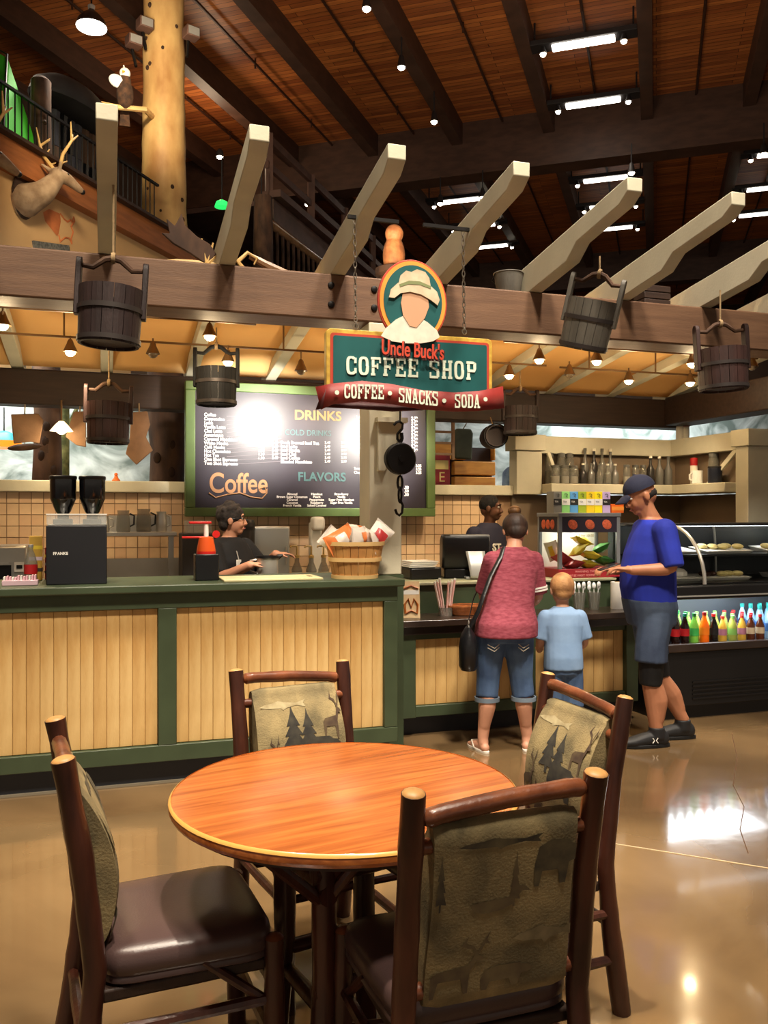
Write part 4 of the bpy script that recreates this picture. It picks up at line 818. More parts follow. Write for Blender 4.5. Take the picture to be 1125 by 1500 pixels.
def make_chair(loc, heading, label, seed, scenes):
    random.seed(seed)
    t = thing('log_chair', label, 'chair', loc, heading, None)
    hw = .205
    mb = MB()
    for s in (-1, 1):
        p, r = wob([(s*hw, -.275, 0), (s*hw, -.235, .26), (s*hw, -.215, .46), (s*(hw), -.245, .72), (s*(hw+.004), -.285, .95)], .0262, .1)
        r = [q*(1.1 if i < 6 else 1) for i, q in enumerate(r)]
        o = MB().tube(p, r, 12).build('back_post', m_hick, t)
        d = (Vector(p[-1])-Vector(p[-2])).normalized(); e = Vector(p[-1])
        MB().tube([e-d*.002, e+d*.002, e+d*.006, e+d*.008], [r[-1]*.97, r[-1]*.9, r[-1]*.62, r[-1]*.2], 12).build('post_tip', m_end, o)
        p, r = wob([(s*(hw+.012), .215, 0), (s*(hw+.008), .205, .25), (s*(hw+.004), .205, .455)], .026, .1)
        o = MB().tube(p, r, 12).build('front_leg', m_hick, t); e = Vector(p[-1])
        MB().tube([e, e+Vector((0, 0, .008)), e+Vector((0, 0, .012))], [r[-1]*.98, r[-1]*.7, r[-1]*.2], 12).build('leg_tip', m_hickl, o)
        for z in (.17, .31):
            p, r = wob([(s*(hw+.004), -.245, z), (s*(hw+.006), .205, z)], .0145, .2); MB().tube(p, r, 8).build('side_stretcher', m_hick, t)
        MB().tube([(s*(hw+.002), .19, .3), (s*(hw-.0), .03, .43)], .012, 8).build('brace', m_hick, t)
    for y, z, r0 in ((.207, .2, .0165), (-.24, .27, .0145), (.207, .33, .014)):
        p, r = wob([(-hw, y, z), (0, y, z+random.uniform(-.008, .008)), (hw, y, z)], r0, .15); MB().tube(p, r, 8).build('cross_stretcher', m_hick, t)
    # rails of the back
    p, r = wob([(-hw+.02, -.277, .892), (-hw+.06, -.277, .9), (0, -.277, .915), (hw-.06, -.277, .922), (hw-.02, -.277, .92)], .0195, .08)
    r[0] *= .6; r[-1] *= .6; MB().tube(p, r, 10).build('top_rail', m_hickl, t)
    p, r = wob([(-hw, -.262, .832), (hw, -.262, .836)], .0165, .08); MB().tube(p, r, 10).build('sling_rail', m_hickl, t)
    p, r = wob([(-hw, -.215, .515), (hw, -.215, .515)], .0185, .08); MB().tube(p, r, 10).build('lower_rail', m_hickl, t)
    # seat
    def seat(u, v):
        a = u*2-1; b = v*2-1
        return a, b
    pts = []
    for k in range(28):
        a = 2*PI*k/28; cx = abs(math.cos(a))**.28*math.copysign(1, math.cos(a)); sy = abs(math.sin(a))**.28*math.copysign(1, math.sin(a))
        w = .205+.018*(sy+1)/2; pts.append((cx*w, sy*.205))
    mb = MB(); lay = [(.95, .405), (1.0, .413), (1.0, .425), (.99, .428), (1.012, .436), (1.015, .452), (1.0, .474), (.95, .486), (.82, .494), (.5, .5), (.15, .502)]
    vs = [(x*k, y*k+.005, z) for k, z in lay for x, y in pts]; m_ = len(pts)
    mb.add(vs, [(i*m_+k, i*m_+(k+1) % m_, (i+1)*m_+(k+1) % m_, (i+1)*m_+k) for i in range(len(lay)-1) for k in range(m_)]+[tuple(range(m_-1, -1, -1)), tuple((len(lay)-1)*m_+k for k in range(m_))])
    st = mb.build('seat', m_vinyl, t, angle=50)
    MB().box(-.2, -.2, .375, .2, .2, .405).build('seat_frame', m_dkwood, t, .006)
    # tapestry sling, a padded loop over the two rails
    W = .164
    def back(u, s):     # s 0..1 bottom to top, outer surface of the loop; u -1..1
        z = .5+.36*s; y = -.208-.078*((z-.46)/.49)**1.25-.0
        return y, z
    def loop(u, a, off=0):       # a 0..1 around: 0-0.5 rear side going up, then front going down
        x = u*W*(1+.02*math.sin(a*12+seed))
        th = .027+off
        if a < .42: s = a/.42; y, z = back(u, s); return Vector((x, y-th-.004*math.sin(PI*s), z))
        if a < .5: q = (a-.42)/.08*PI; y, z = back(u, 1); return Vector((x, y-math.cos(q)*th+.004, z+math.sin(q)*th*.9))
        if a < .92: s = 1-(a-.5)/.42; y, z = back(u, s); return Vector((x, y+th+.05*math.sin(PI*s)**.8, z))
        q = (a-.92)/.08*PI; y, z = back(u, 0); return Vector((x, y+math.cos(q)*th+.0, z-math.sin(q)*th*.9))
    nu, na = 10, 50; vs = []
    for i in range(nu+1):
        u = -1+2*i/nu; e_ = 1-.0*abs(u)
        for j in range(na): vs.append(loop(u, j/na, -.008 if abs(u) > .99 else 0))
    fs = [(i*na+j, i*na+(j+1) % na, (i+1)*na+(j+1) % na, (i+1)*na+j) for i in range(nu) for j in range(na)]+[tuple(range(na)), tuple(nu*na+j for j in range(na-1, -1, -1))]
    sl = MB().add(vs, fs).build('backrest_sling', m_tap, t, angle=60)
    def pr(poly, u0, a0, su, sa, mat, side, mir=1):
        n = len(poly); vs = []; fs = []
        import mathutils
        tri = mathutils.geometry.tessellate_polygon([[Vector((x, y, 0)) for x, y in poly]])
        bm = bmesh.new(); vv = [bm.verts.new((x, y, 0)) for x, y in poly]
        for f in tri:
            try: bm.faces.new([vv[i] for i in f])
            except ValueError: pass
        bmesh.ops.subdivide_edges(bm, edges=bm.edges[:], cuts=2, use_grid_fill=True); bmesh.ops.triangulate(bm, faces=bm.faces[:]); bm.verts.index_update()
        for v in bm.verts:
            uu = max(-.98, min(.98, mir*(u0+v.co.x*su))); ss = max(.0, min(1.08, a0+v.co.y*sa))
            a = .42*ss if side == 'rear' else .92-.42*ss
            q = loop(uu if side == 'rear' else uu, a, .0016); vs.append(q)
        for f in bm.faces: fs.append(tuple(v.index for v in f.verts))
        bm.free(); MB().add(vs, fs).build('woven_motif', mat, sl)
    for side in ('front', 'rear'):
        mir = -1 if side == 'front' else 1
        for shape, u0, a0, su, sa, mt_ in scenes:
            pr({'pine': PINE, 'bear': BEAR, 'deer': DEER, 'duck': DUCK, 'fish': FISH}[shape], u0, a0, su, sa, mt_, side, mir)
    return t
def place(lat, Z, fl_, fz): 
    p = LZ(lat, Z); f = LZ(fl_, fz); return p, math.atan2(-f.x, f.y)
SC_A = [('pine', -.2, .48, 1.9, .5, m_tapd), ('pine', .14, .5, 1.6, .42, m_tapd), ('bear', -.1, .3, 2.6, .95, m_tapd), ('fish', -.9, .88, 2.2, .3, m_tapl), ('pine', -.5, .05, 1.6, .4, m_tapb), ('deer', .5, .55, 1.1, .6, m_tapb), ('deer', -.95, .2, .9, .6, m_tapb)]
m_sofd = M('tapestry_soft_dark', (62, 56, 46), .95, rgb2=(104, 94, 68), vscale=18, detail=9); m_sofb = M('tapestry_soft_brown', (84, 70, 54), .95, rgb2=(118, 104, 74), vscale=18, detail=9); m_sofl = M('tapestry_soft_pale', (150, 136, 102), .95, rgb2=(110, 98, 72), vscale=18, detail=9)
SC_B = [('duck', -.45, .5, 1.9, .55, m_sofb), ('pine', .12, .52, .6, .4, m_sofb), ('fish', .15, .28, 1.9, .42, m_sofl), ('deer', -.95, .02, 1.7, .48, m_sofb), ('bear', .4, .62, 1.7, .9, m_sofd), ('bear', -.25, .02, 1.9, .45, m_sofb), ('fish', -.7, .9, 2.4, .25, m_sofd), ('pine', -.92, .55, .6, .4, m_sofd)]
CH = [((-.543, 2.236), (.919, .394), 'log chair seen side-on with empty brown vinyl seat, table shadow across the seat', 11, SC_B),
      ((-.205, 2.885), (.476, -.88), 'log chair between the round table and the green counter, pine and bear tapestry', 12, SC_A),
      ((.385, 2.675), (-.926, -.379), 'log chair on the queue side of the round table, pine and bear tapestry back', 13, SC_A),
      ((.163, 2.035), (-.326, .945), 'log chair pushed under the table with its tapestry back turned away, duck and fish motifs', 14, SC_B)]
for (la, Z), (fa, fb), lab, sd, sc_ in CH:
    p, h = place(la, Z, fa, fb); make_chair(p, h, lab, sd, sc_)
random.seed(21)
# ------------------------------------------------------------------ round table
def table_mat():
    m = M('table_pine', (194, 114, 54), .27, rgb2=(152, 80, 36), vscale=3.6, stretch=(.55, 9, 9), detail=9, dist=.9); return m
TP = LZ(-.105, 2.335)
tb = thing('round_table', 'round honey-orange wooden table on a dark log base', 'table', TP, R(12))
Rt = .468
top = MB().lathe([(.05, .722), (Rt-.03, .722), (Rt-.006, .728), (Rt, .738), (Rt, .748), (Rt-.004, .757), (Rt-.012, .76), (.02, .76)], 72).build('tabletop', table_mat(), tb, angle=30)
MB().ring([(Rt-.006, .7604), (Rt-.0015, .7575), (Rt+.0006, .753), (Rt-.002, .7525)], 72).build('rim_highlight', M('rim_highlight', (232, 176, 92), .3, coat=.5), top)  # paler ring paints the rim's highlight into the edge colour
MB().ring([(Rt-.03, .722), (Rt-.03, .712), (Rt-.06, .712), (Rt-.06, .722)], 48).build('under_rim', m_dkwood, tb)
lg = .125
for sx_ in (-1, 1):
    for sy_ in (-1, 1):
        p, r = wob([(sx_*lg*1.15, sy_*lg*1.15, 0), (sx_*lg, sy_*lg, .35), (sx_*lg, sy_*lg, .715)], .031, .08); MB().tube(p, r, 12).build('leg', m_hick, tb)
        MB().tube([(sx_*lg, sy_*lg, .52), (sx_*.33, sy_*.2, .715)], .016, 8).build('brace', m_hick, tb); MB().tube([(sx_*lg, sy_*lg, .52), (sx_*.02, sy_*.22, .7)], .015, 8).build('brace', m_hick, tb)
for a in (-1, 1):
    for z, r0 in ((.6, .027), (.3, .02)):
        p, r = wob([(-lg-.03, a*lg, z), (lg+.03, a*lg, z)], r0, .1); MB().tube(p, r, 10).build('stretcher', m_hick, tb)
        p, r = wob([(a*lg, -lg-.03, z-.05), (a*lg, lg+.03, z-.05)], r0, .1); MB().tube(p, r, 10).build('stretcher', m_hick, tb)
MB().box(-.36, -.04, .7, .36, .04, .722).build('top_cleat', m_dkwood, tb); MB().box(-.04, -.36, .7, .04, .36, .7225).build('top_cleat', m_dkwood, tb)
# ------------------------------------------------------------------ things on and behind the service counter
ZT = 1.12
# coffee grinder with two hoppers
g = thing('coffee_grinder', 'square black coffee grinder with two dark bean hoppers on the green counter', 'coffee grinder', (-.157, 5.16, ZT))
MB().box(-.158, -.16, 0, .158, .2, .325).build('body', M('grinder_black', (28, 29, 33), .45), g, .006)
MB().box(-.15, -.15, .325, .15, .18, .33).build('top_plate', m_steel, g)
mg = M('guard_clear', (210, 214, 210), .05, alpha=.3)
MB().box(-.155, -.155, .33, .155, -.15, .385).build('clear_guard', mg, g); MB().box(-.158, -.158, .383, .158, -.146, .389).build('guard_edge', m_plain, g)
for s in (-1, 1):
    MB().box(s*.078-.05, -.05, .33, s*.078+.05, .07, .36).build('hopper_collar', m_black, g, .004)
    h = MB().lathe([(.03, .355), (.032, .39), (.04, .40), (.068, .47), (.07, .475), (.071, .585), (.066, .587)], 24, (s*.078, .01, 0)).build('bean_hopper', M('hopper_smoke', (16, 17, 22), .08, coat=.6), g)
    lid = MB().lathe([(.072, .583), (.074, .586), (.074, .6), (.07, .604), (.01, .604)], 24, (s*.078, .01, 0)).build('lid', m_black, h)
text('logo_text', 'FRANKE', .021, m_plain, g, (-.122, -.161, .165), (PI/2, 0, 0), .0006, 'LEFT', .0008)
# packets of sweetener
t = thing('sweetener_caddy', 'low caddy packed with pink sweetener packets at the counter edge', 'caddy', (PY(30, 860, 5.05).x, 5.05, ZT))
MB().box(-.09, -.04, 0, .09, .04, .03).build('tray', M('caddy_clear', (200, 170, 180), .2), t, .004)
for i in range(12): MB().box(-.083+i*.014, -.03, .006, -.075+i*.014, .03, .05+random.uniform(-.006, .006)).build('packet', M('packet_pink', (226, 178, 190), .7) if i % 3 else m_plain, t)
# soda bottle and cartons beside the grinder
p = PY(45, 850, 5.3)
t = thing('soda_bottle', 'clear soda bottle with red label beside the coffee grinder', 'bottle', (p.x, 5.3, ZT))
MB().lathe([(.033, 0), (.036, .012), (.034, .07), (.036, .11), (.02, .165), (.013, .18), (.013, .2)], 14).build('body', m_jarc, t); MB().lathe([(.037, .045), (.037, .1)], 14, caps=False).build('label', m_redc, t); MB().lathe([(.015, .197), (.015, .212), (.01, .214)], 10).build('cap', m_steel, t)
for i, (px, c, lab) in enumerate(((58, (190, 150, 60), 'yellow striped carton leaning behind the soda bottle'), (64, (160, 40, 40), 'narrow red and yellow packet box against the grinder'))):
    p = PY(px, 850, 5.42); t = thing('carton', lab, 'carton', (p.x-.02+.06*i, 5.42+.04*i, ZT)); hh = .26 if i == 0 else .19
    MB().box(-.035, -.03, 0, .035, .03, hh).build('box', M('carton_%d' % i, c, .6), t, .003)
    for k in range(3): MB().box(-.036, -.031, hh*(.2+.25*k), .036, .031, hh*(.28+.25*k)).build('stripe', M('carton_band_%d' % k, ((60, 48, 40), (210, 190, 200), (226, 196, 60))[k], .6), t)
# steel work counter along the tiled wall
t = thing('back_worktop', 'stainless steel work counter with splashback along the tiled wall', 'counter', (0, 7.1, 0))
MB().box(-1.9, -.35, 0, 1.5, .36, .9).build('cabinet', m_steel, t); MB().box(-1.9, -.38, .9, 1.5, .38, .94).build('worktop', m_steel, t, .005); MB().box(-.12, .36, .94, .72, .385, 1.14).build('splashback', m_steel, t)
# steel shelf on uprights with pitchers
t = thing('steel_shelf', 'stainless steel overshelf on uprights before the tiled wall', 'shelf', (PY(200, 783, 7.05).x, 7.05, .94))
MB().box(-.36, -.14, .40, .30, .16, .43).build('shelf_plate', m_steel, t, .004); MB().box(-.36, .15, .43, .28, .16, .56).build('back_lip', m_steel, t)
for x in (-.34, .265): MB().box(x-.02, -.02, 0, x+.02, .05, .40).build('upright', m_steel, t)
for i, (dx, r, h, lab) in enumerate(((-.25, .05, .13, 'steel milk pitcher at the grinder end of the overshelf'), (-.10, .055, .17, 'tall clear blender jar on the overshelf'), (.055, .06, .18, 'wide clear blender jar on the overshelf'), (.19, .045, .16, 'steel shaker at the menu board end of the overshelf'))):
    q = thing('milk_pitcher' if i in (0, 3) else 'blender_jar', lab, 'pitcher' if i in (0, 3) else 'jar', (t.location.x+dx, 7.05, 1.37))
    MB().lathe([(r*.9, 0), (r, .01), (r*.92, h*.6), (r*.78, h*.85), (r*.85, h), (r*.8, h)], 18).build('body', m_steel if i in (0, 3) else m_jarc, q)
    MB().tube([(r*.85, 0, h*.85), (r*1.5, 0, h*.75), (r*1.45, 0, h*.35), (r*.9, 0, h*.25)], .007, 8).build('handle', m_steel if i in (0, 3) else m_black, q)
# silver toaster oven at the left end
p = PY(8, 840, 6.95)
t = thing('toaster_oven', 'silver countertop oven by the tiled wall, near the sweetener caddy', 'oven', (p.x, 6.95, .94))
MB().box(-.25, -.2, .02, .17, .2, .34).build('body', m_steel, t, .02); MB().box(-.24, -.21, .06, .06, -.2, .2).build('door', m_black, t); MB().box(.08, -.212, .15, .15, -.2, .22).build('control_panel', m_plain, t); MB().box(.095, -.216, .175, .135, -.21, .2).build('display', m_black, t)
MB().bar((-.22, -.235, .215), (.05, -.235, .215), .012, .012).build('handle', m_steel, t)
# sauce dispenser with red pump levers
p = PY(302, 850, 5.12)
t = thing('sauce_pump', 'black sauce dispenser with orange neck and red pump levers', 'dispenser', (p.x, 5.12, ZT))
MB().box(-.068, -.06, 0, .068, .06, .155).build('base', m_black, t, .006); m_or = M('pump_orange', (214, 84, 30), .35); m_rd = M('pump_red', (200, 34, 30), .35)
MB().lathe([(.055, .155), (.055, .175), (.042, .25), (.036, .255)], 20).build('neck', m_or, t); MB().lathe([(.056, .155), (.056, .17)], 20).build('collar', m_rd, t)
MB().tube([(0, 0, .25), (0, 0, .33)], .014, 10).build('pump_stem', m_plain, t); MB().box(-.1, -.018, .33, .03, .018, .345).build('pump_lever', m_rd, t, .005); MB().box(-.14, -.012, .245, .02, .012, .258).build('pump_spout', m_rd, t, .004)
MB().lathe([(.022, 0), (.022, .008)], 16, (.055, -.02, .27), Matrix.Rotation(PI/2, 4, 'X')).build('badge', m_rd, t)
# dark brewer and crate behind the dispenser
p = PY(288, 830, 6.7)
t = thing('coffee_brewer', 'dark box-shaped coffee brewer behind the sauce dispenser', 'brewer', (p.x, 6.95, .94))
MB().box(-.1, -.15, 0, .17, .2, .42).build('body', M('brewer_grey', (62, 60, 60), .5), t, .01); MB().box(-.06, -.1, .42, .13, .15, .52).build('clear_hood', mg, t)
# cutting board lying on the counter and a hoop of paper
a = PY(326, 850, 4.98); b = PY(470, 848, 4.98)
t = thing('cutting_board', 'thin cream cutting board lying on the green counter before the barista', 'cutting board', ((a.x+b.x)/2, 5.06, ZT))
MB().box(-(b.x-a.x)/2, -.14, 0, (b.x-a.x)/2, .16, .014).build('board', M('board_cream', (226, 214, 164), .5), t, .004)
MB().box((b.x-a.x)/2-.06, -.03, .014, (b.x-a.x)/2-.04, .05, .016).build('handle_slot', M('slot_dark', (120, 108, 76), .7), t)
# black cylinder, steel door and juicer behind barista
p = PY(360, 830, 6.9); t = thing('coffee_urn', 'tall dark cylindrical urn behind the barista', 'urn', (p.x, 7.0, .94))
MB().lathe([(.09, 0), (.09, .5), (.084, .52), (.02, .53)], 20).build('body', M('urn_dark', (64, 60, 58), .3, metal=.6), t); MB().lathe([(.092, .44), (.092, .47)], 20, caps=False).build('band', m_black, t)
p = PY(398, 830, 7.1); t = thing('steel_cabinet', 'upright grey steel cabinet with rounded door beside the urn', 'cabinet', (p.x, 7.15, .94))
MB().box(-.16, -.02, 0, .16, .2, .47).build('cabinet_body', m_steel, t, .01); MB().box(-.15, -.045, .01, .15, -.02, .46).build('door', M('door_grey', (170, 176, 180), .35, metal=.3), t, .03, 4); MB().bar((.12, -.06, .15), (.12, -.06, .3), .012, .012, (0, 1, 0)).build('handle', m_steel, t)
p = PY(459, 820, 7.15); t = thing('juicer', 'tall white juicer standing behind the syrup bottles', 'juicer', (p.x+.04, 7.2, .94))
MB().box(-.06, -.08, 0, .06, .1, .06).build('foot', m_plain, t, .01); MB().box(-.05, .0, .06, .05, .1, .5).build('column', m_plain, t, .015); MB().box(-.05, -.12, .43, .05, .05, .55).build('head', m_plain, t, .03, 4)
# syrup bottles with pumps
for px, Y, lab in ((435, 6.85, 'syrup bottle with gold pump standing nearest the cabinet'), (456, 6.8, 'syrup bottle with gold pump between two others'), (474, 6.85, 'syrup bottle with gold pump partly behind the chip basket')):
    p = PY(px, 840, Y); t = thing('syrup_bottle', lab, 'bottle', (p.x, Y, .94), 0, 'syrup bottles with pumps')
    MB().lathe([(.04, 0), (.044, .012), (.044, .12), (.02, .18), (.018, .22)], 16).build('body', m_jarc, t); MB().lathe([(.045, .03), (.045, .1)], 16, caps=False).build('label', M('syrup_label', (214, 206, 180), .6), t)
    MB().lathe([(.022, .215), (.022, .235), (.008, .24), (.007, .31)], 12).build('pump', M('pump_gold', (190, 160, 96), .35), t); MB().tube([(0, 0, .31), (-.05, -.02, .312), (-.06, -.025, .3)], .007, 8).build('spout', MATS['pump_gold'], t)
# chip basket
p = PY(514, 846, 5.06)
t = thing('bushel_basket', 'round splint wood bushel basket full of chip bags on the counter end', 'basket', (1.44, 5.04, ZT))
r0, r1, hb = .135, .178, .215
m_spl = M('splint', (206, 156, 92), .6, rgb2=(176, 122, 66), vscale=6, stretch=(1, 1, .4)); m_spl2 = M('splint_light', (226, 190, 128), .55, var=.1)
for i in range(22):
    a0 = 2*PI*i/22+.01; a1 = 2*PI*(i+1)/22-.01; am = (a0+a1)/2; vs = []
    for z, rr in ((.0, r0), (hb, r1)):
        for a in (a0, am, a1):
            for k in (1, .97): vs.append((math.cos(a)*rr*k, math.sin(a)*rr*k, z))
    MB().add(vs, [(0, 2, 8, 6), (2, 4, 10, 8), (1, 7, 9, 3), (3, 9, 11, 5), (0, 6, 7, 1), (4, 5, 11, 10), (6, 8, 9, 7), (8, 10, 11, 9), (0, 1, 3, 2), (2, 3, 5, 4)]).build('splint', m_spl, t, smooth=False)
for z in (.0, .105, .2): rr = r0+(r1-r0)*z/hb; MB().ring([(rr+.001, z-.002), (rr+.008, z-.002), (rr+.01, z+.022), (rr+.003, z+.022)], 32).build('hoop', m_spl2, t)
MB().lathe([(r0*.96, .004), (r0*.96, .01)], 22).build('basket_base', m_spl, t)
def bag(name, loc, rot, size, mats, label, cat='chip bag', group='snack bags'):
    t = thing(name, label, cat, loc, 0, group); t.rotation_euler = rot; w, h, d = size
    def f(side):
        return lambda u, v: Vector(((u-.5)*w*(1-.06*math.sin(PI*v)), side*d/2*(math.sin(PI*u)**.6)*(math.sin(PI*v)**.6)+.004*math.sin(14*u+9*v)*math.sin(PI*u)*math.sin(PI*v), (v-.5)*h))
    b = MB().grid(f(1), 8, 10).grid(f(-1), 8, 10).build('bag_body', mats[0], t, angle=80)
    MB().grid(lambda u, v: f(-1)(.2+.6*u, .3+.4*v)+Vector((0, -.002, 0)), 6, 6).build('bag_print', mats[1], t, angle=80)
    for z in (-1, 1): MB().box(-w/2, -.002, z*h/2-.008, w/2, .002, z*h/2+.008).build('crimp', mats[2] if len(mats) > 2 else mats[0], t)
m_bo = M('bag_orange', (226, 130, 70), .3); m_bw = M('bag_white', (232, 224, 214), .28); m_br = M('bag_red', (190, 60, 60), .3); m_by = M('bag_yellow', (236, 206, 60), .35); m_bg = M('bag_green', (70, 130, 60), .35)
C = [(-.1, -.05, .25, 10, 60, (m_bo, m_bw)), (.0, -.09, .26, 20, 85, (m_bw, m_bo)), (.08, -.06, .25, 55, 70, (m_bw, m_br)), (-.06, .04, .27, 70, -20, (m_bo, m_bw)), (.05, .06, .28, 60, 30, (m_bw, m_bo)), (.14, -.03, .27, 10, 40, (m_bw, m_br)), (-.12, .02, .24, 30, -50, (m_bw, m_bo))]
labs = ['orange chip bag at the rim of the bushel basket', 'white and orange chip bag lying across the basket front', 'white and red chip bag slanting in the basket middle', 'orange chip bag tipped on top of the heap', 'white chip bag lying at the back of the basket heap', 'white chip bag poking up beyond the basket rim toward the post', 'white chip bag tucked behind the orange ones in the basket']
for (x, y, z, tx, ry, ms), lb_ in zip(C, labs):
    bag('chip_bag', (1.44+x, 5.04+y, ZT+z-.02), (R(-tx), R(ry), R(random.uniform(-30, 30))), (.14, .17, .1), ms, lb_, group='chip bags in the bushel basket')
# ------------------------------------------------------------------ till counter things
ZL, ZW = .80, 1.02
p = PY(604, 898, 5.5)
t = thing('pretzel_card', 'upright printed card showing a pretzel on the dark ledge', 'card', (p.x, 5.52, ZL), R(-14)); t.rotation_euler = (R(-9), 0, R(-14))
MB().box(-.06, -.002, 0, .06, .002, .25).build('card', M('card_tan', (206, 170, 120), .5, rgb2=(226, 200, 160), vscale=8), t)
for k, pts in enumerate(([(-.04, .03), (-.045, .09), (-.02, .13), (0, .07), (.02, .13), (.045, .09), (.04, .03), (0, .05), (-.04, .03)], [(-.05, .2), (0, .22), (.05, .2)])):
    MB().tube([(x, -.004, z) for x, z in pts], .008, 6).build('pretzel_print', M('pretzel', (168, 96, 40), .5), t)
MB().box(-.055, -.003, .16, .055, -.002, .19).build('print_band', m_plain, t); MB().box(-.04, .004, 0, .04, .07, .004).build('foot', m_plain, t)
p = PY(653, 893, 5.56)
for i in range(12):
    a = -.18+.36*(i % 6)/5 + (.05 if i > 5 else 0); x = p.x+(-.03+.012*(i % 6)); y = 5.56+(.012 if i > 5 else 0)
    t = thing('paper_straw', 'pinkish wrapped drinking straw in the bunch by the till', 'straw', (x, y, ZL), 0, 'wrapped straws in the bunch by the till'); t.rotation_euler = (R(-4), R((-11, -9, -7, 6, 9, 11)[i % 6]), 0)
    MB().tube([(0, 0, .0), (0, 0, .23+.01*(i % 3))], .0055, 7).build('wrapper', M('straw_pink', (226, 176, 168), .6) if i % 2 else M('straw_pale', (236, 210, 200), .6), t)
    MB().tube([(0, 0, .232+.01*(i % 3)), (0, 0, .244+.01*(i % 3))], .006, 7).build('tip', m_plain, t)
t = thing('straw_cup', 'low clear cup holding the bunch of straws', 'cup', (p.x, 5.566, ZL)); MB().ring([(.045, 0), (.048, .0), (.05, .06), (.047, .06)], 18).build('wall', m_jarc, t)
p = PY(684, 892, 5.56)
t = thing('wicker_tray', 'small orange-brown wicker tray on the dark ledge', 'tray', (p.x, 5.58, ZL))
for k in range(6): f = k/5; MB().ring([(.082+.03*f, .008+.011*k), (.09+.03*f, .006+.011*k), (.09+.03*f, .016+.011*k), (.082+.03*f, .016+.011*k)], 24, (0, 0, 0), Matrix.Diagonal((1.25, .8, 1, 1))).build('wicker_row', M('wicker', (176, 106, 56), .6, var=.3, vscale=40), t)
MB().lathe([(.08, 0), (.085, .008)], 24, (0, 0, 0), Matrix.Diagonal((1.25, .8, 1, 1))).build('tray_base', MATS['wicker'], t)
# cash register
p = PY(690, 852, 6.05)
t = thing('cash_register', 'black point-of-sale register with grey curved stand, screen turned to the cashier', 'cash register', (2.62, 6.08, ZW), R(-14))
MB().box(-.17, -.06, 0, .17, .26, .075).build('drawer', m_black, t, .01)
pf = [(-.12, .075), (-.15, .19), (-.13, .3), (-.02, .335), (.17, .335), (.2, .32), (.2, .2), (.12, .075)]
MB().prism([(a, b) for a, b in pf], -.19, .17, lambda a, b, q: Vector((q, -a*.6, b))).build('housing', m_black, t, .02, 3)
MB().box(-.14, -.115, .275, .17, -.09, .335).build('screen_back', M('screen_grey', (96, 98, 98), .4), t, .012, 3)
def stand(u, v): a = v*1.5; return Vector((-.02+.15*u*(1-.25*v)+.03*v, -.1-.09*math.sin(a), .21-.2*v+.02*math.cos(a)))
MB().grid(stand, 6, 10).build('stand', M('stand_silver', (168, 170, 168), .3, metal=.3), t, solid=.012)
MB().box(-.02, -.16, 0, .16, -.06, .02).build('foot', MATS['stand_silver'], t, .006)
p = PY(612, 840, 6.1)
t = thing('receipt_printer', 'low black printer with white sheets on top beside the register', 'printer', (p.x+.02, 6.15, ZW))
MB().box(-.11, -.14, 0, .14, .14, .09).build('body', m_black, t, .015); 
for k in range(4): MB().box(-.12+.008*k, -.14, .092+.012*k, .09+.008*k, .12, .1+.012*k).build('paper_sheet', m_plain, t)
# snack warmer cabinet with printed header
W0 = Vector((3.54, 5.97, ZW))
t = thing('snack_warmer', 'clear-sided snack cabinet with grey frame, nut photos on top and red strip below', 'snack cabinet', W0)
x0, x1, y0, y1, H = -.27, .27, -.17, .17, .50; m_fr = M('frame_grey', (128, 130, 134), .4, metal=.3)
MB().box(x0, y0, 0, x1, y1, .07).build('base', m_redc if False else M('base_red', (150, 34, 44), .45), t, .004)
for xx in (x0, x1-.03):
    for yy in (y0, y1-.025): MB().box(xx, yy, .07, xx+.03, yy+.025, H-.02).build('frame_post', m_fr, t, .003)
MB().box(x0-.005, y0-.005, H-.03, x1+.005, y1+.005, H).build('roof', m_fr, t, .004)
MB().box(x0+.03, y0+.001, H-.15, x1-.03, y0+.006, H-.03).build('photo_header', M('header_dark', (44, 38, 50), .4), t); MB().box(x0+.001, y0+.025, H-.15, x0+.006, y1-.025, H-.03).build('photo_header', MATS['header_dark'], t)
for k, cx in enumerate((-.15, .0, .15)): MB().sphere((cx, y0-.0, H-.09), .04, 10, 6, (1.1, .08, .9), Matrix.Rotation(R(30), 4, 'Y')).build('nut_print', M('nut_print', (196, 92, 60), .6, var=.3, vscale=60), t)
for k in range(3): MB().sphere((x0, -.07+.07*k, H-.09), .035, 10, 6, (.08, 1, 1.1)).build('nut_print', MATS['nut_print'], t)
MB().box(x0+.03, y0+.006, .07, x1-.03, y0+.01, H-.15).build('front_pane', m_pane, t); MB().box(x0+.004, y0+.025, .07, x0+.008, y1-.025, H-.15).build('side_pane', m_pane, t); MB().box(x1-.008, y0+.025, .07, x1-.004, y1-.025, H-.15).build('side_pane', m_pane, t)
MB().box(x0+.03, y1-.012, .07, x1-.03, y1-.006, H-.03).build('back_panel', m_plain, t)
MB().box(x0+.05, -.02, H-.045, x1-.05, .02, H-.032).build('warming_lamp', M('warm_tube', (255, 244, 214), .4, emit=8), t)
for k, s_ in enumerate(('WARNING: THIS', 'MAY BE HABIT FORMING')): text('warning_text', s_, .024, M('sign_pink', (226, 150, 150), .5), t, (-.2+.07*(1-k), y0-.002, .042-.03*k), (PI/2, 0, 0), .0006)
text('price_text', '2 for 10.00', .03, M('price_ink', (150, 130, 60), .6), t, (-.1, y0-.0, H-.185), (PI/2, 0, 0), .0006)
lamp('AREA', W0+Vector((0, 0, .43)), 2.2, (1, .95, .82), .2, W0, name='warmer_light')
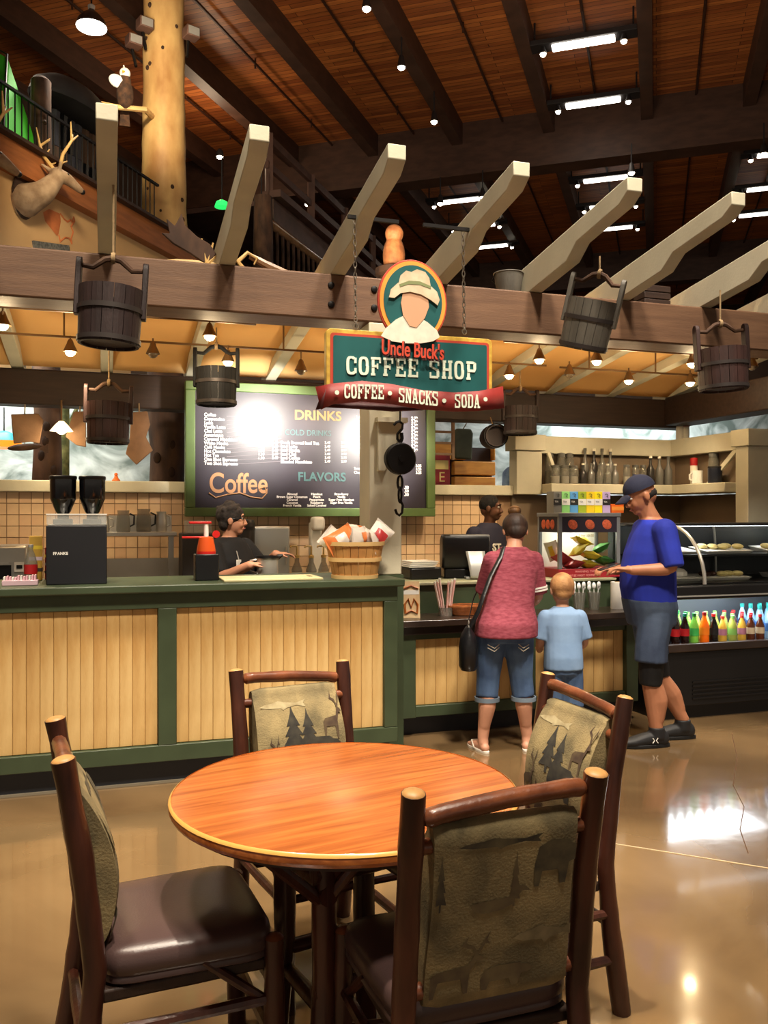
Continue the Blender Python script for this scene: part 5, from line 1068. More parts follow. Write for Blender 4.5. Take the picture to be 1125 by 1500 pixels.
bl = [((.0, -.05, .28), 80, 25, (m_by, m_bw), 'yellow snack bag on top of the pile in the snack cabinet'), ((-.05, -.08, .21), 75, -30, (m_by, m_by), 'yellow snack bag in the middle of the pile'), ((.05, -.09, .17), 80, 12, (m_by, m_bg), 'yellow and green snack bag low in the pile'), ((.16, -.06, .22), 70, -25, (m_bg, m_bw), 'dark green snack bag beside the yellow pile'), ((.17, -.09, .13), 80, 10, (m_bg, m_bg), 'dark green snack bag at the bottom beside the yellow pile'), ((-.17, -.06, .14), 60, 30, (m_br, m_br), 'red snack bag leaning in the corner of the snack cabinet'), ((-.1, -.1, .1), 80, -8, (m_br, m_bw), 'red snack bag lying at the front of the snack cabinet'), ((.03, -.08, .1), 85, 5, (m_by, m_bg), 'yellow snack bag at the very bottom of the pile'), ((-.19, .06, .2), 40, 70, (m_bw, m_by), 'pale snack bag behind the side pane')]
for (dx, dy, dz), tx, ry, ms, lb_ in bl: bag('snack_bag', W0+Vector((dx, dy, dz)), (R(tx), R(ry), R(random.uniform(-15, 15))), (.16, .1, .07), ms, lb_, 'snack bag', 'snack bags in the cabinet')
# tea boxes on the cabinet
cols_ = [((126, 124, 118), 'grey'), ((150, 222, 130), 'mint green'), ((96, 164, 222), 'sky blue'), ((160, 180, 50), 'olive green'), ((240, 206, 40), 'golden yellow'), ((246, 226, 30), 'lemon yellow'), ((196, 172, 222), 'lilac')]
for i, (c_, nm) in enumerate(cols_):
    t = thing('tea_box', nm+' tea box in the row on top of the snack cabinet', 'box', (3.305+i*.072, 5.93, ZW+.50), 0, 'tea boxes in a row')
    mc = M('tea_'+nm, c_, .5); MB().box(-.0345, -.05, 0, .0345, .06, .165).build('box', mc, t, .001)
    MB().box(-.0345, -.0515, .06, .0345, -.05, .108).build('label_band', m_smoke if i in (0, 2, 6) else m_plain, t)
    MB().tube([(-.015, -.052, .145), (.0, -.052, .15), (.015, -.052, .14), (.0, -.052, .13), (.012, -.052, .122)], .0022, 5).build('leaf_mark', M('leaf_dark', (60, 70, 60), .6), t)
    text('name_text', ('GREY', 'MINT', 'CHAI', 'GREEN', 'LEMON', 'PEACH', 'BERRY')[i] if False else 'TEA', .018, m_plain if i in (0, 2, 6) else m_smoke, t, (-.026, -.052, .08), (PI/2, 0, 0), .0004)
t = thing('orange_box', 'low orange box beside the tea boxes on the snack cabinet', 'box', (3.305+7*.072+.03, 5.93, ZW+.50)); MB().box(-.055, -.05, 0, .055, .06, .07).build('carton', M('box_orange', (232, 104, 30), .5), t, .002); MB().box(-.055, -.051, .02, .055, -.05, .05).build('band', M('box_band', (240, 150, 60), .5), t)
# cups of spoons, towel roll
for k, px in enumerate((848, 870)):
    p = PY(px, 886, 5.6); t = thing('spoon_cup', 'clear plastic cup of white spoons ' + ('just beside the small boy' if k == 0 else 'between the other spoon cup and the roll'), 'cup', (p.x, 5.6, ZL))
    MB().ring([(.034, 0), (.037, 0), (.05, .13), (.047, .13)], 18).build('cup', m_jarc, t)
    for i in range(6):
        a = 2*PI*i/6; b = Vector((math.cos(a)*.02, math.sin(a)*.02, .01)); e = Vector((math.cos(a)*.04, math.sin(a)*.04, .165+.012*(i % 3)))
        s_ = MB().tube([b, e], .0035, 6).build('spoon', M('spoon_white', (220, 222, 222), .3), t); MB().sphere(e, .016, 8, 6, (1, .6, 1.4)).build('spoon_bowl', MATS['spoon_white'], s_)
p = PY(903, 888, 5.62); t = thing('towel_roll', 'white paper roll standing on the dark ledge', 'paper roll', (p.x, 5.6, ZL))
MB().ring([(.022, 0), (.055, 0), (.055, .2), (.022, .2)], 24).build('paper', m_plain, t); MB().ring([(.018, 0), (.022, 0), (.022, .203), (.018, .203)], 18).build('core', M('card_core', (150, 120, 84), .8), t)
# ------------------------------------------------------------------ people (local frame: facing -Y, left hand at +X)
def remesh(mb, name, mat, parent, vox=.007, smooth=5):
    o = mb.build(name, mat, None); q = o.modifiers.new('r', 'REMESH'); q.mode = 'VOXEL'; q.voxel_size = vox; q.use_smooth_shade = True
    if smooth: s = o.modifiers.new('s', 'SMOOTH'); s.factor = .5; s.iterations = smooth
    dg = bpy.context.evaluated_depsgraph_get(); me = bpy.data.meshes.new_from_object(o.evaluated_get(dg)); me.name = name
    bpy.data.objects.remove(o); me.shade_smooth()
    if not me.materials: me.materials.append(mat)
    return link(name, me, None, parent)
def torso(mb, rings, n=20):
    vs = []
    for x, y, z, rx, ry in rings:
        for k in range(n):
            a = 2*PI*k/n; c = math.cos(a); s = math.sin(a); vs.append((x+rx*math.copysign(abs(c)**.85, c), y+ry*math.copysign(abs(s)**.85, s), z))
    m = len(rings); mb.add(vs, [(i*n+k, i*n+(k+1) % n, (i+1)*n+(k+1) % n, (i+1)*n+k) for i in range(m-1) for k in range(n)]+[tuple(range(n-1, -1, -1)), tuple((m-1)*n+k for k in range(n))])
def limb(mb, pts, rads, n=12, end=True):
    P = [Vector(p) for p in pts]; path = []; rr = []
    for i in range(len(P)-1):
        for k in range(5):
            f = k/5; path.append(P[i].lerp(P[i+1], f)); rr.append(rads[i]+(rads[i+1]-rads[i])*f)
    path.append(P[-1]); rr.append(rads[-1])
    for it in range(2): path = [path[0]]+[(path[i-1]+path[i]*2+path[i+1])/4 for i in range(1, len(path)-1)]+[path[-1]]
    mb.tube(path, rr, n)
    mb.sphere(P[0], rads[0], n, 8)
    if end: mb.sphere(P[-1], rads[-1], n, 8)
def hand(mb, w, d, nrm, thumb, s=1, curl=35):
    w = Vector(w); d = Vector(d).normalized(); nrm = Vector(nrm); nrm = (nrm-d*nrm.dot(d)).normalized(); ac = Vector(thumb); ac = (ac-d*ac.dot(d)-nrm*ac.dot(nrm)).normalized()
    m = Matrix((ac, d, nrm)).transposed().to_4x4(); m.translation = w
    mb.sphere(w+d*.045*s, 1, 12, 8, (.040*s, .055*s, .016*s), m.to_3x3().to_4x4())
    mb.tube([w-d*.02*s, w+d*.03*s], [.024*s, .026*s], 10)
    for i, (o, ln) in enumerate(((.031, .07), (.0105, .08), (-.0105, .075), (-.031, .058))):
        p = w+d*.085*s+ac*o*s; pts = [w+d*.05*s+ac*o*.9*s, p]; ang = 0
        for k, f in enumerate((.45, .32, .23)):
            ang += R(curl*(.7 if k == 0 else 1)); p = p+(d*math.cos(ang)-nrm*math.sin(ang))*ln*f*s; pts.append(p)
        mb.tube(pts, [.0095*s, .0092*s, .0085*s, .008*s, .0065*s], 8); mb.sphere(pts[-1], .0066*s, 8, 6)
    b = w+d*.025*s+ac*.03*s; t1 = b+(ac*.7+d*.6-nrm*.3).normalized()*.038*s; t2 = t1+(ac*.25+d*.9-nrm*.4).normalized()*.032*s
    mb.tube([w+d*.02*s+ac*.015*s, b, t1, t2], [.014*s, .0125*s, .0105*s, .008*s], 8); mb.sphere(t2, .0082*s, 8, 6)
def headpts(mb, c, Rm, s=1, fem=False):
    H = lambda v: Vector(c)+Rm @ (Vector(v)*s); E = lambda v, r: mb.sphere(H(v), s, 16, 12, r, Rm.to_4x4())
    E((0, .01, .03), (.075, .095, .085)); E((0, -.018, -.02), (.062, .072, .085)); E((0, -.045, -.078), (.036, .036, .03)); E((0, .045, -.01), (.06, .055, .06))
    E((.028, -.062, -.03), (.026, .022, .03)); E((-.028, -.062, -.03), (.026, .022, .03)); E((0, -.078, .035), (.05, .014, .012))
    mb.tube([H((0, -.082, .018)), H((0, -.098, -.012)), H((0, -.104, -.026)), H((0, -.09, -.036))], [.008*s, .010*s, .0135*s, .009*s], 10)
    E((.012, -.092, -.03), (.009, .01, .008)); E((-.012, -.092, -.03), (.009, .01, .008))
    E((0, -.082, -.062), (.022, .012, .0095))
    for sd in (-1, 1): E((sd*.077, .012, -.005), (.010, .02, .032))
    return H
def face(H, Rm, s, parent, lipc, browc):
    me_w = M('eye_white', (226, 220, 212), .3); me_i = M('eye_iris', (34, 22, 16), .2)
    for sd in (-1, 1):
        e = MB().sphere(H((sd*.03, -.073, .012)), s, 10, 8, (.0145, .011, .008), Rm.to_4x4()).build('eye', me_w, parent); MB().sphere(H((sd*.03, -.083, .012)), s*.0055, 8, 6).build('iris', me_i, e)
        MB().tube([H((sd*.012, -.088, .032)), H((sd*.03, -.088, .038)), H((sd*.05, -.075, .031))], [.004*s, .0045*s, .003*s], 6).build('eyebrow', browc, parent)
    MB().tube([H((-.022, -.083, -.062)), H((0, -.0945, -.059)), H((.022, -.083, -.062))], [.003*s, .0052*s, .003*s], 6).build('lips', lipc, parent)
RZ = lambda a: Matrix.Rotation(R(a), 3, 'Z')
RX = lambda a: Matrix.Rotation(R(a), 3, 'X')
def skin(nm, c): return M('skin_'+nm, c, .5, var=.06, vscale=12)
m_denim = M('denim', (52, 74, 112), .8, rgb2=(84, 110, 146), vscale=5, bump=.15, bscale=150); m_dden = M('dark_denim', (44, 56, 80), .8, rgb2=(76, 92, 116), vscale=4, bump=.15, bscale=150)
def foot(mb, an, yaw=0, s=1, r=.036):
    d = Vector((math.sin(R(yaw)), -math.cos(R(yaw)), 0)); an = Vector(an); g = Vector((an.x, an.y, 0))
    mb.tube([an, Vector((an.x, an.y, an.z*.6))-d*.01*s], [r*s, r*1.02*s], 12)
    mb.sphere(g-d*.03*s+Vector((0, 0, .032*s)), s, 12, 8, (.032, .036, .032)); mb.tube([g-d*.02*s+Vector((0, 0, .045*s)), g+d*.07*s+Vector((0, 0, .033*s)), g+d*.14*s+Vector((0, 0, .02*s)), g+d*.19*s+Vector((0, 0, .015*s))], [(.034*s, .04*s), (.036*s, .032*s), (.043*s, .02*s), (.032*s, .013*s)], 12)
    return g, d
# ---- man in blue shirt
MP = PZ(950, 1088, 0); man = thing('person', 'person in blue T-shirt and navy cap standing, looking down at their hands', 'person', MP, R(-104))
sk = skin('tan', (176, 118, 86)); mb = MB()
tr_ = [(0, .02, .80, .15, .13), (0, .01, .9, .175, .155), (0, 0, 1.0, .175, .16), (0, 0, 1.12, .175, .158), (0, .01, 1.25, .18, .148), (0, .03, 1.36, .185, .13), (0, .03, 1.43, .15, .10), (0, .02, 1.48, .08, .075)]
torso(mb, tr_); limb(mb, [(0, .02, 1.46), (0, -.015, 1.53), (0, -.03, 1.58)], [.068, .06, .058])
HM = RX(22); H = headpts(mb, (0, -.055, 1.625), HM, 1.04)
limb(mb, [(.19, .03, 1.40), (.245, .07, 1.16), (.18, -.17, 1.15)], [.062, .048, .032]); hand(mb, (.18, -.18, 1.152), (-.25, -1, .1), (0, .2, 1), (-1, -.2, .3), 1.05, 28)
limb(mb, [(-.19, .03, 1.40), (-.24, .03, 1.15), (-.12, -.18, 1.13)], [.062, .048, .032]); hand(mb, (-.12, -.19, 1.132), (.35, -1, .12), (0, .2, 1), (1, -.2, .3), 1.05, 30)
limb(mb, [(.09, .02, .86), (.10, -.03, .46), (.10, .015, .10)], [.095, .062, .042]); limb(mb, [(.10, -.005, .42), (.10, .03, .3), (.10, .02, .18)], [.055, .06, .045])
limb(mb, [(-.09, .03, .86), (-.09, .08, .47), (-.09, .27, .13)], [.095, .062, .042]); limb(mb, [(-.09, .11, .42), (-.09, .2, .3), (-.09, .24, .2)], [.055, .06, .046])
foot(mb, (.10, .015, .10), 4); foot(mb, (-.09, .27, .13), 0)
remesh(mb, 'body', sk, man, .0062, 4)
face(H, HM, 1.04, man, M('lip_tan', (150, 84, 70), .5), M('brow_dark', (30, 22, 18), .8))
mb = MB(); torso(mb, [(0, .015, .86, .18, .16), (0, .005, .94, .185, .168), (0, -.005, 1.03, .19, .175), (0, -.005, 1.14, .19, .172), (0, .01, 1.26, .195, .16), (0, .03, 1.37, .19, .14), (0, .035, 1.44, .165, .11), (0, .02, 1.475, .085, .08)])
limb(mb, [(.18, .035, 1.40), (.245, .065, 1.17)], [.082, .072], end=False); limb(mb, [(-.18, .035, 1.40), (-.245, .035, 1.17)], [.082, .072], end=False)
remesh(mb, 'shirt', M('shirt_blue', (34, 52, 176), .85, rgb2=(26, 40, 140), vscale=3, bump=.3, bscale=9), man, .0085)
mb = MB(); torso(mb, [(0, .02, .78, .165, .15), (0, .01, .9, .188, .17), (0, 0, .96, .185, .17)]); limb(mb, [(.09, .01, .82), (.10, -.02, .66), (.102, -.025, .55)], [.112, .106, .106], end=False); limb(mb, [(-.09, .03, .82), (-.09, .05, .66), (-.09, .07, .56)], [.112, .106, .104], end=False)
remesh(mb, 'shorts', m_dden, man, .0085)
mb = MB(); limb(mb, [(.10, -.02, .56), (.10, -.025, .40)], [.085, .072], end=False); limb(mb, [(-.09, .08, .56), (-.09, .11, .42)], [.085, .07], end=False)
remesh(mb, 'knee_length_tights', M('tights_black', (14, 14, 16), .7), man, .008)
m_shoe = M('shoe_black', (26, 26, 28), .6); m_sole = M('sole_black', (16, 16, 17), .7)
for an, yw, lift in (((.10, .015, .10), 4, 0), ((-.09, .27, .12), 0, 0)):
    mb = MB(); d = Vector((math.sin(R(yw)), -math.cos(R(yw)), 0)); g = Vector((an[0], an[1], 0))
    mb.tube([g+Vector((0, 0, .13)), g+Vector((0, 0, .06))], [.052, .055], 12); mb.sphere(g-d*.035+Vector((0, 0, .055)), 1, 12, 8, (.044, .05, .055)); mb.tube([g-d*.02+Vector((0, 0, .06)), g+d*.08+Vector((0, 0, .05)), g+d*.16+Vector((0, 0, .038)), g+d*.225+Vector((0, 0, .032))], [(.045, .055), (.047, .046), (.052, .034), (.034, .022)], 12)
    o = remesh(mb, 'shoe', m_shoe, man, .007, 3)
    pts = []
    for k in range(20):
        a = 2*PI*k/20; pts.append((math.cos(a)*(.05 if math.sin(a) > 0 else .044), .072+math.sin(a)*.165))
    MB().prism(pts, .0, .024, lambda a, b, q: g+d*b+Vector((d.y, -d.x, 0))*a*-1+Vector((0, 0, q))).build('sole', m_sole, o, .005)
    for x_ in ((-1, 1) if an[0] > 0 else ()):
        if x_ > 0: 
            q = g+d*.03+Vector((.056, 0, .055)); MB().tube([q+d*.018+Vector((0, 0, .016)), q+d*.006, q+d*.018-Vector((0, 0, .016))], .003, 6).build('logo', m_plain, o); MB().tube([q-d*.018+Vector((0, 0, .016)), q-d*.006, q-d*.018-Vector((0, 0, .016))], .003, 6).build('logo', m_plain, o)
mb = MB(); navy = M('cap_navy', (28, 32, 54), .85, bump=.1)
mb.lathe([(.089*math.cos(R(a)), .095*math.sin(R(a))) for a in range(0, 90, 10)]+[(.004, .096)], 20, (0, 0, 0), Matrix.Diagonal((1, 1.18, 1, 1)))
vs_ = [H((x/1.0, y+.01, z+.045)) for x, y, z in mb.v]; cp = MB().add(vs_, mb.f).build('cap', navy, man)
MB().grid(lambda u, v: H(((u-.5)*.14*(1-.25*v*v), -.085-.085*v*(1-.6*(2*u-1)**2), .048-.035*v-.02*(2*u-1)**2)), 10, 6).build('cap_brim', navy, cp, solid=.006)
MB().sphere(H((0, .012, .141)), .008, 8, 6).build('cap_button', navy, cp)
mb = MB(); mb.sphere(H((0, .034, .0)), 1, 16, 10, (.072, .078, .052), HM.to_4x4()); mb.build('hair', M('hair_dark', (30, 24, 20), .8), man)
ph = thing('phone', 'small dark phone held in both hands by the person in blue', 'phone', MP+Matrix.Rotation(R(-104), 3, 'Z') @ Vector((.05, -.285, 1.165)), R(-104)); ph.rotation_euler = (R(18), 0, R(-104))
MB().box(-.036, -.07, -.004, .036, .07, .004).build('case', m_black, ph, .003); MB().box(-.033, -.065, .004, .033, .065, .0046).build('screen', M('screen_dark', (30, 34, 40), .1), ph)
# ---- woman in maroon top
WP = PZ(738, 1098, 0); wom = thing('person', 'person in heathered maroon top and rolled capri jeans leaning at the till ledge', 'person', WP, R(165))
sk = skin('rose', (206, 150, 122)); mb = MB()
torso(mb, [(0, .03, .70, .15, .13), (-.01, .03, .80, .165, .145), (-.03, .0, .92, .135, .12), (-.055, -.05, 1.05, .135, .115), (-.075, -.09, 1.16, .14, .11), (-.085, -.11, 1.24, .13, .095), (-.09, -.12, 1.29, .07, .06)])
limb(mb, [(-.09, -.12, 1.27), (-.1, -.145, 1.33), (-.105, -.16, 1.36)], [.055, .05, .05]); HW = RX(28); Hh = headpts(mb, (-.11, -.185, 1.395), HW, .98)
limb(mb, [(-.225, -.10, 1.20), (-.25, -.11, .96), (-.17, -.33, .86)], [.05, .042, .03]); hand(mb, (-.17, -.335, .86), (.3, -1, -.1), (0, .1, 1), (1, 0, 0), .9, 22)
limb(mb, [(.065, -.10, 1.20), (.1, -.2, .98), (.03, -.36, .87)], [.05, .042, .03]); hand(mb, (.03, -.365, .87), (-.3, -1, -.1), (0, .1, 1), (-1, 0, 0), .9, 22)
limb(mb, [(.085, .03, .78), (.10, .0, .42), (.14, .03, .085)], [.088, .056, .035]); limb(mb, [(.10, .02, .40), (.115, .045, .29), (.13, .035, .17)], [.045, .056, .038])
limb(mb, [(-.085, .03, .78), (-.11, .0, .42), (-.15, .0, .085)], [.088, .056, .035]); limb(mb, [(-.11, .02, .40), (-.125, .025, .29), (-.14, .01, .17)], [.045, .056, .038])
foot(mb, (.14, .03, .085), 18, .92); foot(mb, (-.15, .0, .085), -22, .92)
remesh(mb, 'body', sk, wom, .0065, 4); face(Hh, HW, .98, wom, M('lip_rose', (180, 96, 90), .5), MATS['brow_dark'])
m_mar = M('heather_maroon', (154, 74, 88), .9, rgb2=(126, 50, 64), vscale=26, stretch=(1, 1, 3), bump=.35, bscale=7)
mb = MB(); torso(mb, [(-.005, .038, .735, .2, .188), (-.012, .034, .82, .196, .184), (-.03, .0, .92, .162, .142), (-.055, -.05, 1.05, .158, .132), (-.075, -.09, 1.16, .162, .126), (-.085, -.11, 1.24, .15, .108), (-.09, -.125, 1.295, .08, .07)])
limb(mb, [(-.212, -.1, 1.2), (-.25, -.112, .985)], [.07, .06], end=False); limb(mb, [(.052, -.1, 1.2), (.1, -.19, .99)], [.07, .06], end=False); top_ = remesh(mb, 'top', m_mar, wom, .0085)
for f_ in (.10, .18): c = Vector((-.25, -.112, .985)).lerp(Vector((-.212, -.1, 1.2)), f_+.02); MB().ring([(.061, -.005), (.066, -.005), (.066, .006), (.061, .006)], 24, c, Matrix.Rotation(R(10), 4, 'Y')).build('sleeve_stripe', m_plain, top_)
mb = MB(); torso(mb, [(0, .03, .70, .16, .14), (0, .03, .79, .176, .156), (-.02, .01, .87, .15, .13)]); limb(mb, [(.085, .03, .76), (.102, .0, .45), (.112, .02, .34)], [.105, .076, .072], end=False); limb(mb, [(-.085, .03, .76), (-.112, .0, .45), (-.125, .01, .34)], [.105, .076, .072], end=False)
jn = remesh(mb, 'capri_jeans', m_denim, wom, .0085)
for c in ((.112, .02, .33), (-.125, .01, .33)): MB().ring([(.072, -.012), (.08, -.012), (.08, .014), (.072, .014)], 22, c).build('rolled_cuff', M('cuff_pale', (118, 134, 150), .8), jn)
for sx_ in (-1, 1):
    MB().tube([(sx_*.06, .168, .70), (sx_*.09, .17, .675), (sx_*.13, .15, .695)], .003, 5).build('pocket_stitch', M('stitch', (170, 164, 150), .7), jn); MB().tube([(sx_*.06, .165, .68), (sx_*.09, .167, .655), (sx_*.13, .15, .675)], .003, 5).build('pocket_stitch', MATS['stitch'], jn)
for an, yw in (((.14, .03, 0), 18), ((-.15, .0, 0), -22)):
    d = Vector((math.sin(R(yw)), -math.cos(R(yw)), 0)); g = Vector(an); sd = Vector((-d.y, d.x, 0)); pts = []
    for k in range(20): a = 2*PI*k/20; pts.append((math.cos(a)*(.046 if math.sin(a) > 0 else .036), .062+math.sin(a)*.135))
    o = MB().prism(pts, -.012, .006, lambda a, b, q: g+d*b+sd*a+Vector((0, 0, q+.008))).build('flip_flop', M('flipflop', (222, 214, 200), .6), wom, .004)
    for s_ in (-1, 1): MB().tube([g+d*.15+Vector((0, 0, .035)), g+d*.1+sd*s_*.03+Vector((0, 0, .05)), g+d*.04+sd*s_*.042+Vector((0, 0, .015))], .005, 6).build('strap', MATS['flipflop'], o)
m_hair = M('hair_brown', (34, 22, 18), .6, rgb2=(58, 38, 26), vscale=20, stretch=(1, 1, .3), bump=.3)
mb = MB(); mb.sphere(Hh((0, .02, .028)), 1, 18, 12, (.086, .095, .092), HW.to_4x4()); mb.sphere(Hh((0, .055, -.02)), 1, 14, 10, (.066, .05, .06), HW.to_4x4()); hr = remesh(mb, 'hair', m_hair, wom, .007, 3)
mb = MB(); mb.sphere(Hh((0, .05, .13)), .045, 14, 10, (1, 1, .8)); mb.ring([(.03+.014*math.cos(a), .014*math.sin(a)) for a in [2*PI*j/8 for j in range(8)]], 16, Hh((0, .052, .135)), HW.to_4x4()); mb.build('bun', M('hair_blond_tips', (120, 82, 40), .6, rgb2=(60, 38, 24), vscale=20), hr)
# handbag on her left side
BG = PZ(694, 975, .66); bgp = WP+Matrix.Rotation(R(165), 3, 'Z') @ Vector((.245, .10, .53))
hb_ = thing('handbag', 'black leather shoulder bag hanging at the side of the person in maroon', 'handbag', bgp, R(165))
def bagf(side): return lambda u, v: Vector((side*.055*(math.sin(PI*min(1, max(0, u)))**.5)*(1-.55*v)+.0, (u-.5)*.2*(1-.2*v), .03+.25*v))
mb = MB(); mb.tube([(0, 0, 0), (0, 0, .03), (0, 0, .14), (0, 0, .22), (0, 0, .27)], [(.06, .045), (.085, .06), (.09, .06), (.075, .045), (.05, .015)], 16); mb.build('bag_body', M('bag_leather', (20, 20, 23), .35, bump=.3, bscale=25), hb_)
inv = Matrix.Rotation(R(-165), 3, 'Z'); Wl = lambda v: Vector(v)-Vector((.245, .10, .53))
MB().tube([Wl((.245, .115, .78)), Wl((.19, .15, .9)), Wl((.15, .115, 1.0)), Wl((.095, .06, 1.12)), Wl((.02, .005, 1.24)), Wl((-.01, -.06, 1.295)), Wl((.0, -.16, 1.27)), Wl((.06, -.23, 1.15)), Wl((.17, -.17, .95)), Wl((.25, .07, .78))], [(.004, .014)]*10, 8).build('strap', MATS['bag_leather'], hb_)
for z in (.27, .30): MB().ring([(.012+.003*math.cos(a), .003*math.sin(a)) for a in [2*PI*j/6 for j in range(6)]], 10, (0, .02, z), Matrix.Rotation(PI/2, 4, 'Y')).build('buckle_ring', m_steel, hb_)
# ---- small boy in light blue
BP = LZ(*(lambda Z: ((824-CXP)/FPX*Z, Z))(5.62)); boy = thing('person', 'small person in light blue T-shirt and denim shorts standing at the ledge', 'person', BP, R(165))
sk = skin('fair', (214, 160, 128)); mb = MB()
torso(mb, [(0, .02, .48, .095, .085), (0, .02, .56, .105, .095), (0, .01, .66, .10, .085), (0, .0, .78, .115, .085), (0, .0, .85, .11, .075), (0, .0, .90, .05, .045)])
limb(mb, [(0, .0, .885), (0, -.008, .925), (0, -.01, .95)], [.043, .042, .043]); HB = RX(6) @ RZ(0); Hb = headpts(mb, (0, -.018, 1.01), HB, .93)
for s_ in (-1, 1):
    limb(mb, [(s_*.12, .0, .82), (s_*.15, .0, .66), (s_*.12, -.14, .60)], [.036, .03, .023]); hand(mb, (s_*.12, -.145, .60), (-s_*.2, -1, .1), (0, 0, 1), (-s_, 0, 0), .68, 25)
    limb(mb, [(s_*.055, .02, .52), (s_*.06, .0, .28), (s_*.065, .02, .07)], [.062, .042, .03]); foot(mb, (s_*.065, .02, .07), s_*10, .66)
remesh(mb, 'body', sk, boy, .0058, 3); face(Hb, HB, .93, boy, MATS['lip_rose'], M('brow_blond', (140, 100, 60), .8))
mb = MB(); torso(mb, [(0, .02, .50, .128, .11), (0, .02, .58, .125, .11), (0, .01, .68, .122, .10), (0, 0, .79, .13, .098), (0, .0, .86, .12, .085), (0, .0, .905, .056, .052)])
for s_ in (-1, 1): limb(mb, [(s_*.11, .0, .83), (s_*.15, .0, .69)], [.055, .052], end=False)
remesh(mb, 'shirt', M('shirt_sky', (140, 170, 206), .9, rgb2=(118, 148, 186), vscale=4, bump=.3, bscale=10), boy, .0075)
mb = MB(); torso(mb, [(0, .02, .47, .105, .095), (0, .02, .56, .12, .105)])
for s_ in (-1, 1): limb(mb, [(s_*.055, .02, .5), (s_*.066, .01, .25)], [.075, .072], end=False)
remesh(mb, 'shorts', m_denim, boy, .0075)
mb = MB(); mb.sphere(Hb((0, .016, .03)), 1, 18, 12, (.0795, .093, .089), HB.to_4x4()); mb.sphere(Hb((0, .05, -.02)), 1, 14, 10, (.06, .05, .05), HB.to_4x4()); remesh(mb, 'hair', M('hair_blond', (196, 148, 96), .7, rgb2=(150, 106, 66), vscale=14, bump=.25, bscale=90), boy, .007, 3)
for s_ in (-1, 1): g = Vector((s_*.065, .02, 0)); mb = MB(); mb.tube([g+Vector((0, .01, .05)), g+Vector((0, -.03, .045)), g+Vector((s_*.01, -.08, .033)), g+Vector((s_*.015, -.135, .022))], [(.034, .04), (.034, .038), (.036, .028), (.024, .015)], 12); mb.box(g.x-.034+s_*.006, g.y-.145, 0, g.x+.034+s_*.006, g.y+.045, .018); remesh(mb, 'sneaker', M('sneaker_grey', (120, 124, 130), .6), boy, .006, 3)
# ---- cashier
CP = PY(717, 900, 6.98); CP.z = 0; cas = thing('person', 'cashier in dark navy lettered T-shirt standing behind the register', 'person', CP, R(18))
sk = skin('deep', (92, 58, 40)); mb = MB()
torso(mb, [(0, 0, .82, .15, .11), (0, 0, .95, .15, .11), (0, 0, 1.08, .145, .105), (0, .0, 1.22, .165, .11), (0, .01, 1.32, .165, .10), (0, .01, 1.385, .12, .08), (0, .01, 1.43, .062, .056)])
limb(mb, [(0, .01, 1.40), (0, -.005, 1.46), (0, -.01, 1.5)], [.056, .052, .052]); HC = RZ(38); Hc = headpts(mb, (0, -.02, 1.56), HC, .98)
for s_ in (-1, 1):
    limb(mb, [(s_*.185, .01, 1.34), (s_*.22, .03, 1.1), (s_*.15, -.22, 1.06)], [.052, .042, .03]); hand(mb, (s_*.15, -.225, 1.06), (-s_*.2, -1, 0), (0, 0, 1), (-s_, 0, 0), 1, 25)
    limb(mb, [(s_*.085, 0, .86), (s_*.09, -.02, .47), (s_*.09, .02, .09)], [.085, .056, .038]); foot(mb, (s_*.09, .02, .09), s_*8)
remesh(mb, 'body', sk, cas, .0065, 4); face(Hc, HC, .98, cas, M('lip_deep', (112, 62, 54), .5), MATS['brow_dark'])
mb = MB(); torso(mb, [(0, 0, .80, .178, .135), (0, 0, .95, .172, .13), (0, 0, 1.08, .165, .125), (0, .0, 1.22, .182, .128), (0, .01, 1.32, .182, .118), (0, .01, 1.395, .13, .095), (0, .01, 1.435, .075, .068)])
for s_ in (-1, 1): limb(mb, [(s_*.175, .01, 1.335), (s_*.22, .025, 1.13)], [.072, .064], end=False)
csh = remesh(mb, 'shirt', M('shirt_navy', (36, 36, 56), .85, bump=.2, bscale=12), cas, .0085)
text('shirt_text', 'ST', .09, m_plain, csh, (-.09, -.138, 1.19), (PI/2, 0, 0), .004, 'LEFT', .003)
mb = MB(); torso(mb, [(0, 0, .78, .16, .12), (0, 0, .92, .162, .12)]); [limb(mb, [(s_*.085, 0, .83), (s_*.09, -.01, .47), (s_*.09, .02, .1)], [.1, .075, .06]) for s_ in (-1, 1)]; remesh(mb, 'trousers', M('trousers_black', (24, 24, 28), .8), cas, .009)
mb = MB(); mb.sphere(Hc((0, .016, .038)), 1, 18, 12, (.0785, .094, .085), HC.to_4x4()); remesh(mb, 'hair', M('hair_black', (16, 13, 12), .9, bump=.4, bscale=200), cas, .006, 2)
